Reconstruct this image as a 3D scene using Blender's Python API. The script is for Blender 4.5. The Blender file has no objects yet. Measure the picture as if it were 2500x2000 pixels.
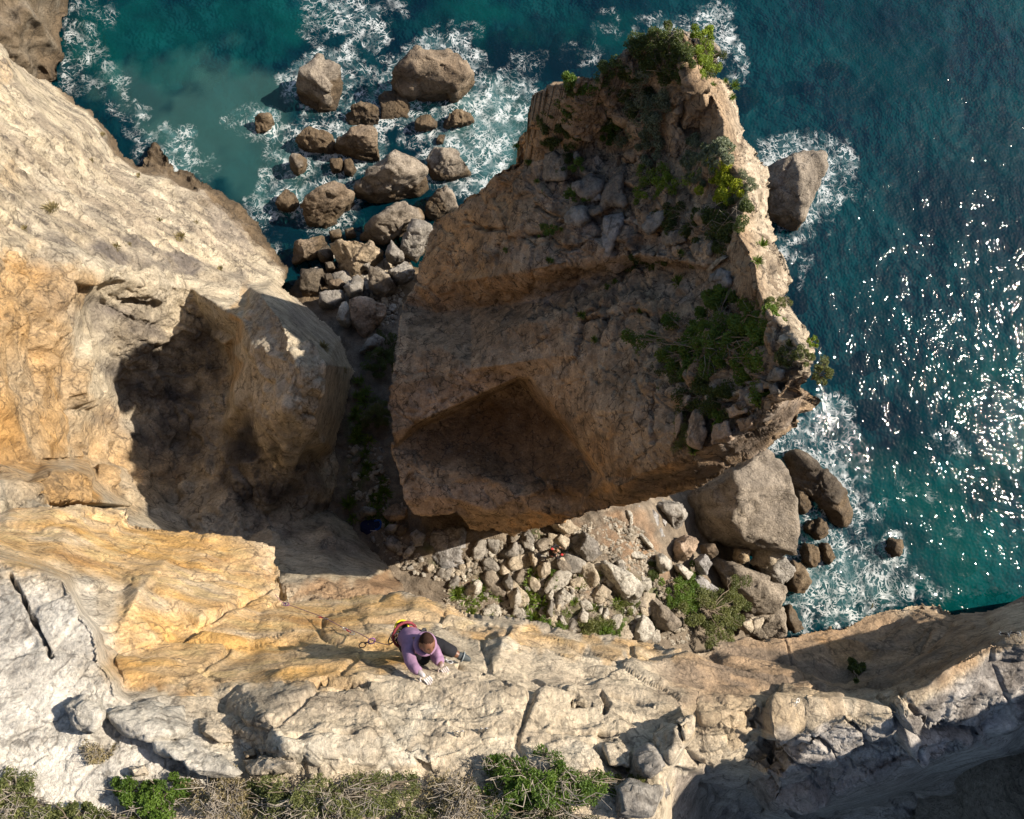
import bpy, bmesh, math, random
import numpy as np
from mathutils import Matrix, Vector, Euler, Quaternion
from mathutils import geometry as mgeo

SC = bpy.context.scene
COL = SC.collection
R = math.radians

# ------------------------------------------------------------------ camera, sky, sun, exposure
F = 1925.0                      # focal length in photograph pixels (the photograph is 2500 x 2000)
CAMZ = 46.0                     # metres above the sea
NADIR = (1000.0, 1380.0)        # where straight-down falls in the picture
def _basis():
    d = np.array([(NADIR[0]-1250)/F, (1000-NADIR[1])/F, -1.0]); d /= np.linalg.norm(d)
    z = -d
    x = np.array([1.0, 0, 0]); x = x - x.dot(z)*z; x /= np.linalg.norm(x)
    y = np.cross(z, x)
    return np.stack([x, y, z])
MW = _basis()                   # camera coords -> world coords
CAM = np.array([0.0, 0.0, CAMZ])
cd = bpy.data.cameras.new('camera'); cam = bpy.data.objects.new('camera', cd); COL.objects.link(cam)
cd.sensor_fit = 'HORIZONTAL'; cd.sensor_width = 36.0; cd.lens = 36.0*F/2500.0
cd.clip_start = 0.1; cd.clip_end = 9000
m4 = Matrix.Identity(4)
for i in range(3):
    for j in range(3): m4[i][j] = MW[i, j]
m4.translation = Vector(CAM)
cam.matrix_world = m4
SC.camera = cam

SUN_EL, SUN_AZ = R(42.5), R(15)   # azimuth measured from +x towards +y
SV = np.array([math.cos(SUN_EL)*math.cos(SUN_AZ), math.cos(SUN_EL)*math.sin(SUN_AZ), math.sin(SUN_EL)])
w = bpy.data.worlds.new('World'); SC.world = w; w.use_nodes = True
nt = w.node_tree; bg = nt.nodes['Background']; sk = nt.nodes.new('ShaderNodeTexSky')
sk.sky_type = 'NISHITA'; sk.sun_disc = False; sk.sun_elevation = SUN_EL
sk.sun_rotation = math.pi/2 - SUN_AZ
nt.links.new(sk.outputs[0], bg.inputs[0]); bg.inputs[1].default_value = 0.08
sl = bpy.data.lights.new('sun', 'SUN'); so = bpy.data.objects.new('sun', sl); COL.objects.link(so)
sl.energy = 5.0; sl.angle = R(0.55); sl.color = (1.0, 0.89, 0.74)
so.rotation_euler = Vector(SV).to_track_quat('Z', 'Y').to_euler()
SC.view_settings.view_transform = 'Standard'; SC.view_settings.look = 'None'
SC.view_settings.exposure = 0.82; SC.view_settings.gamma = 1.0
SC.view_settings.use_curve_mapping = False
SC.render.engine = 'CYCLES'; SC.cycles.use_denoising = True
SC.cycles.max_bounces = 4; SC.cycles.diffuse_bounces = 2; SC.cycles.glossy_bounces = 2; SC.cycles.caustics_reflective = False; SC.cycles.caustics_refractive = False; SC.cycles.transparent_max_bounces = 8

# ------------------------------------------------------------------ mapping helpers
def rays(px, py):
    c = np.stack([(np.asarray(px, float)-1250)/F, (1000-np.asarray(py, float))/F, -np.ones(np.shape(px))], -1)
    return c @ MW.T
def at(px, py, d):
    """world point(s) on the picture ray (px,py) at d metres below the camera"""
    r = rays(px, py); t = np.asarray(d, float)/(-r[..., 2])
    return CAM + r*t[..., None]
def atz(px, py, z): return at(px, py, CAMZ - np.asarray(z, float))
def axis(px, py, d):
    r = rays(px, py); return np.asarray(d, float)/(-r[..., 2])
def proj(p):
    c = (np.asarray(p)-CAM) @ MW
    return 1250 + F*c[..., 0]/(-c[..., 2]), 1000 - F*c[..., 1]/(-c[..., 2])
def V(px, py, d): return Vector(at(np.array(float(px)), np.array(float(py)), np.array(float(d))))

# ------------------------------------------------------------------ numpy noise
def _h(ix, iy, iz, s):
    h = (ix.astype(np.uint32)*np.uint32(374761393) + iy.astype(np.uint32)*np.uint32(668265263)
         + iz.astype(np.uint32)*np.uint32(2147483647) + np.uint32((s*974634777 + 12345) & 0xffffffff))
    h ^= h >> np.uint32(13); h *= np.uint32(1274126177); h ^= h >> np.uint32(16)
    h *= np.uint32(2246822519); h ^= h >> np.uint32(15)
    return h
def hash01(ix, iy, iz, s): return _h(ix, iy, iz, s).astype(np.float64)/4294967295.0
def vnoise(p, s=0):
    i = np.floor(p).astype(np.int64); f = p - i; u = f*f*f*(f*(f*6-15)+10)
    i = i.astype(np.int32)
    out = 0
    for dx in (0, 1):
        wx = u[:, 0] if dx else 1-u[:, 0]
        for dy in (0, 1):
            wy = u[:, 1] if dy else 1-u[:, 1]
            for dz in (0, 1):
                wz = u[:, 2] if dz else 1-u[:, 2]
                out = out + wx*wy*wz*hash01(i[:, 0]+dx, i[:, 1]+dy, i[:, 2]+dz, s)
    return out*2-1
def fbm(p, oct=4, s=0, gain=.5):
    a, o, tot = 1., 0, 0.
    for k in range(oct):
        o = o + a*vnoise(p*(2.03**k) + 17.3*k, s+k); tot += a; a *= gain
    return o/tot
def ridged(p, oct=4, s=0):
    a, o, tot = 1., 0, 0.
    for k in range(oct):
        o = o + a*(1-np.abs(vnoise(p*(2.1**k)+9.1*k, s+k)*1.6)); tot += a; a *= .5
    return o/tot
def worley(p, s=0, jit=.9):
    """F1, F2, per-cell random, offset to the cell point"""
    i = np.floor(p).astype(np.int32)
    n = len(p); f1 = np.full(n, 9.); f2 = np.full(n, 9.); rid = np.zeros(n); off = np.zeros((n, 3))
    for dx in (-1, 0, 1):
        for dy in (-1, 0, 1):
            for dz in (-1, 0, 1):
                c = i + np.array([dx, dy, dz], np.int32)
                q = np.stack([hash01(c[:, 0], c[:, 1], c[:, 2], s+k) for k in (1, 2, 3)], -1)
                v = p - (c + .5 + (q-.5)*jit)
                d = np.sqrt((v*v).sum(1))
                m1 = d < f1
                f2 = np.where(m1, f1, np.minimum(f2, d))
                rid = np.where(m1, q[:, 0]*.37+q[:, 1]*.91+q[:, 2]*3.3, rid)
                off = np.where(m1[:, None], v, off)
                f1 = np.where(m1, d, f1)
    return f1, f2, rid % 1.0, off
SPC = [None]
def blocky(p, s=0, tilt=.8, f=None):
    f1, f2, r, o = worley(p, s)
    r2 = (r*57.31) % 1; r3 = (r*131.7) % 1; r4 = (r*311.9) % 1
    t = (o[:, 0]*(r2-.5) + o[:, 1]*(r3-.5) + o[:, 2]*(r4-.5))*2
    b = (r-.5)*1.2 + t*tilt; c = f2-f1
    if f is not None and SPC[0] is not None and len(SPC[0]) == len(p):   # close the step between cells over a few mesh rows
        b = b*np.clip(c/np.maximum(.06, 3.2*f*SPC[0]), 0, 1)
    return b, c

# ------------------------------------------------------------------ tags and mesh building
def tag(o, label=None, cat=None, group=None, kind=None):
    if label: o['label'] = label
    if cat: o['category'] = cat
    if group: o['group'] = group
    if kind: o['kind'] = kind
    return o
def link(name, me, mat=None, parent=None):
    o = bpy.data.objects.new(name, me); COL.objects.link(o)
    if mat is not None and len(me.materials) == 0: me.materials.append(mat)
    if parent is not None: o.parent = parent
    return o
def empty(name, loc=(0, 0, 0)):
    o = bpy.data.objects.new(name, None); COL.objects.link(o); o.location = loc
    o.empty_display_size = .2
    return o
def mesh_np(name, co, faces, smooth=True, colors=None, attrs=None):
    co = np.asarray(co, np.float32); me = bpy.data.meshes.new(name)
    if isinstance(faces, np.ndarray):
        k = faces.shape[1]; nf = len(faces)
        me.vertices.add(len(co)); me.vertices.foreach_set('co', co.ravel())
        me.loops.add(nf*k); me.loops.foreach_set('vertex_index', faces.astype(np.int32).ravel())
        me.polygons.add(nf); me.polygons.foreach_set('loop_start', np.arange(0, nf*k, k, dtype=np.int32))
        try: me.polygons.foreach_set('loop_total', np.full(nf, k, np.int32))
        except Exception: pass
        me.update(calc_edges=True)
    else:
        me.from_pydata([tuple(c) for c in co], [], faces)
    me.polygons.foreach_set('use_smooth', np.full(len(me.polygons), smooth, bool))
    if colors is not None:
        a = me.attributes.new('albedo', 'FLOAT_COLOR', 'POINT')
        c4 = np.ones((len(co), 4), np.float32); c4[:, :3] = colors
        a.data.foreach_set('color', c4.ravel())
    for k, v in (attrs or {}).items():
        a = me.attributes.new(k, 'FLOAT', 'POINT'); a.data.foreach_set('value', np.asarray(v, np.float32))
    me.validate()
    return me

# ------------------------------------------------------------------ materials
class NB:
    def __init__(self, name):
        self.m = bpy.data.materials.new(name); self.m.use_nodes = True
        self.t = self.m.node_tree; self.n = self.t.nodes; self.l = self.t.links
        self.b = self.n['Principled BSDF']; self.out = self.n['Material Output']
    def new(self, kind, **kw):
        x = self.n.new('ShaderNode'+kind)
        for k, v in kw.items():
            if k in x.inputs: self.set(x.inputs[k], v)
            else: setattr(x, k, v)
        return x
    def set(self, sock, v):
        if isinstance(v, bpy.types.NodeSocket): self.l.new(v, sock)
        else: sock.default_value = v
    def math(self, op, a, b=0.0, c=None, clamp=False):
        x = self.n.new('ShaderNodeMath'); x.operation = op; x.use_clamp = clamp
        self.set(x.inputs[0], a); self.set(x.inputs[1], b)
        if c is not None: self.set(x.inputs[2], c)
        return x.outputs[0]
    def mix(self, fac, a, b, blend='MIX'):
        x = self.n.new('ShaderNodeMix'); x.data_type = 'RGBA'; x.blend_type = blend
        self.set(x.inputs[0], fac); self.set(x.inputs[6], a); self.set(x.inputs[7], b)
        return x.outputs[2]
    def ramp(self, v, lo, hi, a=0.0, b=1.0, smooth=True):
        x = self.n.new('ShaderNodeMapRange'); x.interpolation_type = 'SMOOTHSTEP' if smooth else 'LINEAR'
        self.set(x.inputs[0], v); self.set(x.inputs[1], lo); self.set(x.inputs[2], hi)
        self.set(x.inputs[3], a); self.set(x.inputs[4], b)
        return x.outputs[0]
    def noise(self, vec, scale, detail=6.0, rough=.6, dist=0.0):
        x = self.n.new('ShaderNodeTexNoise')
        if vec is not None: self.l.new(vec, x.inputs['Vector'])
        x.inputs['Scale'].default_value = scale; x.inputs['Detail'].default_value = detail
        x.inputs['Roughness'].default_value = rough; x.inputs['Distortion'].default_value = dist
        return x
    def voro(self, vec, scale, feature='F1', rnd=1.0):
        x = self.n.new('ShaderNodeTexVoronoi'); x.feature = feature
        if vec is not None: self.l.new(vec, x.inputs['Vector'])
        x.inputs['Scale'].default_value = scale; x.inputs['Randomness'].default_value = rnd
        return x
    def bump(self, h, strength=1.0, dist=.05, normal=None):
        x = self.n.new('ShaderNodeBump'); x.inputs['Strength'].default_value = strength
        x.inputs['Distance'].default_value = dist; self.l.new(h, x.inputs['Height'])
        if normal is not None: self.l.new(normal, x.inputs['Normal'])
        return x.outputs[0]

def rgb(r, g, b): return (r, g, b, 1.0)
def rock_material(name, unit=1.0, bump=1.0, crack=.5, crack_scale=1.0, speck=.25, stretch=(1, 1, 1), film=.42):
    """weathered limestone; the broad colour comes from the mesh, the grain, cracks and specks from here"""
    N = NB(name)
    p = N.new('NewGeometry').outputs['Position']
    if stretch != (1, 1, 1):
        mp = N.new('Mapping'); N.l.new(p, mp.inputs['Vector']); mp.inputs['Scale'].default_value = stretch; p = mp.outputs[0]
    col = N.new('Attribute', attribute_name='albedo').outputs['Color']
    n1 = N.noise(p, 1.0/unit, 4, .6, .25); n2 = N.noise(p, 8/unit, 5, .72)
    ch = N.new('SeparateColor'); N.l.new(n1.outputs['Color'], ch.inputs[0])
    ch2 = N.new('SeparateColor'); N.l.new(n2.outputs['Color'], ch2.inputs[0])
    warp = N.new('VectorMath', operation='MULTIPLY_ADD')
    N.l.new(n1.outputs['Color'], warp.inputs[0]); warp.inputs[1].default_value = (.8*unit,)*3; N.l.new(p, warp.inputs[2])
    v2 = N.voro(warp.outputs[0], 2.2*crack_scale/unit, 'DISTANCE_TO_EDGE'); v3 = N.voro(warp.outputs[0], .75*crack_scale/unit, 'DISTANCE_TO_EDGE')
    c2 = N.math('MULTIPLY', N.ramp(v2.outputs['Distance'], .01, .11, 1, 0), N.ramp(ch.outputs[1], .53, .62))
    c3 = N.math('MULTIPLY', N.ramp(v3.outputs['Distance'], .008, .05, 1, 0), N.ramp(ch.outputs[2], .47, .56))
    ck = N.math('MULTIPLY', N.math('MAXIMUM', c2, c3), crack, clamp=True)
    t = N.ramp(n1.outputs['Fac'], .25, .78, .55, 1.38, False)
    t2 = N.ramp(n2.outputs['Fac'], .25, .75, .55, 1.40, False)
    vm = N.new('VectorMath', operation='SCALE'); N.l.new(col, vm.inputs[0]); N.l.new(N.math('MULTIPLY', t, t2), vm.inputs['Scale'])
    c = vm.outputs[0]
    fl = N.ramp(N.math('ADD', N.math('MULTIPLY', ch.outputs[2], .6), N.math('MULTIPLY', ch2.outputs[2], .4)), .53, .63)
    c = N.mix(N.math('MULTIPLY', fl, film), c, rgb(.11, .095, .08))
    sp = N.ramp(ch2.outputs[1], .66, .72)
    c = N.mix(N.math('MULTIPLY', sp, speck), c, rgb(.50, .43, .35))
    pit = N.ramp(n2.outputs['Fac'], .26, .36, 1, 0)
    c = N.mix(N.math('MULTIPLY', pit, .55), c, rgb(.06, .048, .04))
    c = N.mix(N.math('MULTIPLY', ck, .85), c, rgb(.035, .028, .022))
    N.set(N.b.inputs['Base Color'], c)
    N.b.inputs['Roughness'].default_value = .92; N.b.inputs['Specular IOR Level'].default_value = .2
    b2 = N.noise(p, 4.0/unit, 7, .72)
    N.set(N.b.inputs['Normal'], N.bump(b2.outputs['Fac'], 1.0*bump, .30*unit))
    return N.m
def plain(name, color, rough=.7, var=.15, scale=20, metal=0.0, spec=.4, bump=0.0):
    N = NB(name); p = N.new('TexCoord').outputs['Object']
    n = N.noise(p, scale, 5, .6)
    k = N.ramp(n.outputs['Fac'], .25, .75, 1-var, 1+var, False)
    vm = N.new('VectorMath', operation='SCALE'); vm.inputs[0].default_value = color; N.l.new(k, vm.inputs['Scale'])
    N.set(N.b.inputs['Base Color'], vm.outputs[0]); N.b.inputs['Roughness'].default_value = rough
    N.b.inputs['Metallic'].default_value = metal; N.b.inputs['Specular IOR Level'].default_value = spec
    if bump: N.set(N.b.inputs['Normal'], N.bump(n.outputs['Fac'], .6, bump))
    return N.m
def leaf_material(name, c0, c1, trans=.35):
    N = NB(name)
    rnd = N.new('Attribute', attribute_name='tone').outputs['Fac']
    c = N.mix(rnd, rgb(*c0), rgb(*c1))
    N.set(N.b.inputs['Base Color'], c); N.b.inputs['Roughness'].default_value = .5
    N.b.inputs['Specular IOR Level'].default_value = .35
    tr = N.new('BsdfTranslucent'); N.l.new(N.mix(.35, c, rgb(.35, .42, .05)), tr.inputs[0])
    mx = N.new('MixShader'); mx.inputs[0].default_value = trans
    N.l.new(N.b.outputs[0], mx.inputs[1]); N.l.new(tr.outputs[0], mx.inputs[2]); N.l.new(mx.outputs[0], N.out.inputs[0])
    return N.m

# ------------------------------------------------------------------ rock surfaces from control points
def tin_grid(pts, breaks, x0, x1, y0, y1, step):
    """planar facets through control points (px,py,d) -> inverse depth on a regular grid"""
    P = np.array(pts, float)
    inv = 1.0/axis(P[:, 0], P[:, 1], P[:, 2])
    idx = {}
    for k, q in enumerate(pts): idx[(q[0], q[1])] = k
    edges = []
    for line in breaks:
        for a, b in zip(line[:-1], line[1:]): edges.append((idx[a], idx[b]))
    vs, es, fs, ov, oe, of = mgeo.delaunay_2d_cdt([Vector((q[0], q[1])) for q in pts], edges, [], 0, 1e-5)
    nx = int((x1-x0)/step)+1; ny = int((y1-y0)/step)+1
    g = np.full((ny, nx), np.nan)
    vz = []
    for k in range(len(vs)):
        if ov[k]: vz.append(inv[ov[k][0]])
        else:
            d2 = (P[:, 0]-vs[k].x)**2+(P[:, 1]-vs[k].y)**2; w_ = 1/(d2[np.argsort(d2)[:4]]+1); vz.append((w_*inv[np.argsort(d2)[:4]]).sum()/w_.sum())
    for f in fs:
        for k in range(1, len(f)-1):
            a, b, c = f[0], f[k], f[k+1]
            A, B, C_ = vs[a], vs[b], vs[c]
            xa, xb = min(A.x, B.x, C_.x), max(A.x, B.x, C_.x); ya, yb = min(A.y, B.y, C_.y), max(A.y, B.y, C_.y)
            i0 = max(0, int(math.floor((xa-x0)/step))); i1 = min(nx-1, int(math.ceil((xb-x0)/step)))
            j0 = max(0, int(math.floor((ya-y0)/step))); j1 = min(ny-1, int(math.ceil((yb-y0)/step)))
            if i1 < i0 or j1 < j0: continue
            X, Y = np.meshgrid(x0+np.arange(i0, i1+1)*step, y0+np.arange(j0, j1+1)*step)
            den = (B.y-C_.y)*(A.x-C_.x)+(C_.x-B.x)*(A.y-C_.y)
            if abs(den) < 1e-9: continue
            l1 = ((B.y-C_.y)*(X-C_.x)+(C_.x-B.x)*(Y-C_.y))/den
            l2 = ((C_.y-A.y)*(X-C_.x)+(A.x-C_.x)*(Y-C_.y))/den
            l3 = 1-l1-l2; ins = (l1 > -1e-6) & (l2 > -1e-6) & (l3 > -1e-6)
            val = l1*vz[a]+l2*vz[b]+l3*vz[c]
            sub = g[j0:j1+1, i0:i1+1]; sub[ins] = val[ins]
    return g
def dilate(g, n):
    for _ in range(n):
        bad = np.isnan(g)
        if not bad.any(): break
        acc = np.zeros_like(g); cnt = np.zeros_like(g)
        for dy, dx in ((0, 1), (0, -1), (1, 0), (-1, 0)):
            s = np.full_like(g, np.nan)
            ys = slice(max(dy, 0), g.shape[0]+min(dy, 0)); yt = slice(max(-dy, 0), g.shape[0]+min(-dy, 0))
            xs = slice(max(dx, 0), g.shape[1]+min(dx, 0)); xt = slice(max(-dx, 0), g.shape[1]+min(-dx, 0))
            s[yt, xt] = g[ys, xs]; ok = ~np.isnan(s); acc[ok] += s[ok]; cnt[ok] += 1
        fill = bad & (cnt > 0); g[fill] = acc[fill]/cnt[fill]
    return g
def blur(g, n):
    for _ in range(n):
        p = np.pad(g, 1, mode='edge')
        g = (p[1:-1, 1:-1]*2 + p[:-2, 1:-1]+p[2:, 1:-1]+p[1:-1, :-2]+p[1:-1, 2:])/6
    return g
def inside(px, py, poly):
    r = np.zeros(px.shape, bool); n = len(poly)
    for k in range(n):
        xa, ya = poly[k]; xb, yb = poly[(k+1) % n]
        if ya == yb: continue
        c = ((ya > py) != (yb > py)) & (px < (xb-xa)*(py-ya)/(yb-ya)+xa)
        r ^= c
    return r
def surface(name, pts, breaks, poly, step, disp, color, mat, rough_px=6, smooth_it=2, floor_d=49.0, skirt_in=30, parent=None, skirt_rows=7, vert=0.0, lamr=(.16, .40)):
    xs = [q[0] for q in poly]; ys = [q[1] for q in poly]
    x0, x1, y0, y1 = min(xs)-10, max(xs)+10, min(ys)-10, max(ys)+10
    g = tin_grid(pts, breaks, x0, x1, y0, y1, step)
    g = blur(dilate(g, 60), smooth_it)
    ny, nx = g.shape
    X, Y = np.meshgrid(x0+np.arange(nx)*step, y0+np.arange(ny)*step)
    q = np.stack([X.ravel()/38, Y.ravel()/38, np.full(X.size, 3.7)], -1)
    wx = fbm(q, 4, 5)*rough_px*1.6; wy = fbm(q+50, 4, 9)*rough_px*1.6
    mask = inside(X+wx.reshape(X.shape), Y+wy.reshape(X.shape), poly) & ~np.isnan(g)
    cell = mask[:-1, :-1] & mask[1:, :-1] & mask[:-1, 1:] & mask[1:, 1:]
    use = np.zeros_like(mask)
    use[:-1, :-1] |= cell; use[1:, :-1] |= cell; use[:-1, 1:] |= cell; use[1:, 1:] |= cell
    vid = np.full(mask.shape, -1); vid[use] = np.arange(use.sum())
    j, i = np.nonzero(cell)
    quads = np.stack([vid[j, i], vid[j+1, i], vid[j+1, i+1], vid[j, i+1]], -1)
    px, py, inv = X[use], Y[use], g[use]
    co = CAM + rays(px, py)/inv[:, None]
    # boundary edges -> skirt that falls away behind the visible face
    e = np.concatenate([quads[:, [k, (k+1) % 4]] for k in range(4)])
    key = {}
    es = np.sort(e, 1); order = es[:, 0].astype(np.int64)*len(co)+es[:, 1]
    u, ix, cn = np.unique(order, return_index=True, return_counts=True)
    be = e[ix[cn == 1]]
    bv = np.unique(be); 
    qc = np.zeros((len(co), 2)); qn = np.zeros(len(co))
    cx = px[quads].mean(1); cy = py[quads].mean(1)
    for k in range(4):
        np.add.at(qc[:, 0], quads[:, k], cx); np.add.at(qc[:, 1], quads[:, k], cy); np.add.at(qn, quads[:, k], 1)
    inw = np.stack([qc[bv, 0]/qn[bv]-px[bv], qc[bv, 1]/qn[bv]-py[bv]], -1)
    # smooth the inward direction by neighbours along the border
    loc = np.full(len(co), -1); loc[bv] = np.arange(len(bv))
    for _ in range(12):
        s2 = inw.copy()
        a, b = loc[be[:, 0]], loc[be[:, 1]]
        np.add.at(s2, a, inw[b]); np.add.at(s2, b, inw[a]); inw = s2
        inw /= (np.linalg.norm(inw, axis=1, keepdims=True)+1e-9)
    d0 = CAMZ-co[bv, 2]
    allp = [co]; prev = bv; skp = []; apx = [px]; apy = [py]; sk_faces = []
    for r in range(1, skirt_rows+1):
        fr = (r/skirt_rows)
        dd = d0 + (floor_d-d0)*fr**1.3
        ins = skirt_in*min(1, .12+fr)
        qx = px[bv]+inw[:, 0]*ins; qy = py[bv]+inw[:, 1]*ins
        newp = at(qx, qy, dd)
        tn = np.stack([NADIR[0]-px[bv], NADIR[1]-py[bv]], -1); tn /= (np.linalg.norm(tn, axis=1, keepdims=True)+1e-9)
        wv_ = vert*np.clip(((inw*tn).sum(1)+.6)*4.0, 0, 1)[:, None]
        dropped = co[bv].copy(); dropped[:, 2] = CAMZ-dd; sh_ = 1.0*min(1, fr*1.6); dropped[:, 0] += inw[:, 0]*sh_; dropped[:, 1] -= inw[:, 1]*sh_
        newp = newp*(1-wv_)+dropped*wv_
        base = sum(len(z) for z in allp); ids = base+np.arange(len(bv))
        lookup = np.full(len(co), -1); lookup[bv] = ids
        pl = np.full(len(co), -1); pl[bv] = prev
        sk_faces.append(np.stack([pl[be[:, 1]], pl[be[:, 0]], lookup[be[:, 0]], lookup[be[:, 1]]], -1))
        allp.append(newp); apx.append(qx); apy.append(qy); prev = ids
    P = np.concatenate(allp); FQ = np.concatenate([quads]+sk_faces); PX = np.concatenate(apx); PY = np.concatenate(apy)
    # normals and displacement
    for it, (fn) in enumerate(disp):
        a = P[FQ[:, 2]]-P[FQ[:, 0]]; b = P[FQ[:, 3]]-P[FQ[:, 1]]
        fnm = np.cross(a, b); vn = np.zeros_like(P)
        for k in range(4):
            for ax in range(3): vn[:, ax] += np.bincount(FQ[:, k], fnm[:, ax], len(P))
        vn /= (np.linalg.norm(vn, axis=1, keepdims=True)+1e-12)
        sp = np.zeros(len(P)); ln = np.linalg.norm(P[FQ[:, 1]]-P[FQ[:, 0]], axis=1); l2 = np.linalg.norm(P[FQ[:, 2]]-P[FQ[:, 1]], axis=1)
        ln = np.maximum(ln, l2)
        for k in range(4): np.maximum.at(sp, FQ[:, k], ln)
        SPC[0] = sp
        dv = np.asarray(fn(P, PX, PY), float); lam = sm(sp, *lamr)*.9
        ea = np.concatenate([FQ[:, k] for k in range(4)]); eb = np.concatenate([FQ[:, (k+1) % 4] for k in range(4)])
        dg = np.bincount(ea, minlength=len(P))+np.bincount(eb, minlength=len(P))+1e-9
        for _ in range(10):
            av = (np.bincount(ea, dv[eb], len(P))+np.bincount(eb, dv[ea], len(P)))/dg
            dv = dv*(1-lam)+av*lam
        P = P + vn*dv[:, None]
    a = P[FQ[:, 2]]-P[FQ[:, 0]]; b = P[FQ[:, 3]]-P[FQ[:, 1]]
    fnm = np.cross(a, b); vn = np.zeros_like(P)
    for k in range(4):
            for ax in range(3): vn[:, ax] += np.bincount(FQ[:, k], fnm[:, ax], len(P))
    vn /= (np.linalg.norm(vn, axis=1, keepdims=True)+1e-12)
    colr = color(P, PX, PY, vn)
    me = mesh_np(name, P, FQ, True, colr)
    o = link(name, me, mat, parent)
    o['_grid'] = 0; del o['_grid']
    SURF[name] = (x0, y0, step, g)
    return o
SURF = {}
def att(freq):
    """fade relief that is finer than the mesh can hold"""
    return 1-sm(freq*SPC[0], .18, .45)
def depth_of(name, px, py):
    """metres below the camera of a built surface at a picture point"""
    x0, y0, st, g = SURF[name]
    i = int(round((px-x0)/st)); j = int(round((py-y0)/st))
    i = min(max(i, 0), g.shape[1]-1); j = min(max(j, 0), g.shape[0]-1)
    r = rays(np.array(float(px)), np.array(float(py)))
    return float(-r[2]/g[j, i])
def mixc(c, col, m): 
    m = np.clip(m, 0, 1)[:, None]; return c*(1-m)+np.asarray(col)[None, :]*m
def splat(px, py, lst, P=None, jitter=18, s=3):
    q = np.stack([px/45, py/45, np.zeros(len(px))+s], -1)
    X = px+fbm(q, 4, s)*jitter*2; Y = py+fbm(q+31, 4, s+4)*jitter*2
    m = np.zeros(len(px))
    for (cx, cy, rx, ry, ang, v) in lst:
        c, sn = math.cos(R(ang)), math.sin(R(ang))
        u = ((X-cx)*c+(Y-cy)*sn)/rx; t = (-(X-cx)*sn+(Y-cy)*c)/ry
        r2 = u*u+t*t
        m = np.maximum(m, v*np.clip(1.6-1.6*r2, 0, 1))
    return m
def sm(x, a, b):
    t = np.clip((x-a)/(b-a), 0, 1); return t*t*(3-2*t)

# ================================================================== THE SETTING
M_CLIFF = rock_material('limestone_cliff', .8, 1.0, .6, 1.0, .15)
M_NEAR = rock_material('limestone_near_wall', .30, .8, .6, 1.0, .12, (1, 1, 1), .25)
M_PILLAR = rock_material('limestone_pillar', .5, 1.0, .85, 1.0, .5)
M_BOULDER = rock_material('limestone_boulder', .8, 1.0, .6, .8, .2, (1, 1, 1), .5)

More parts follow.
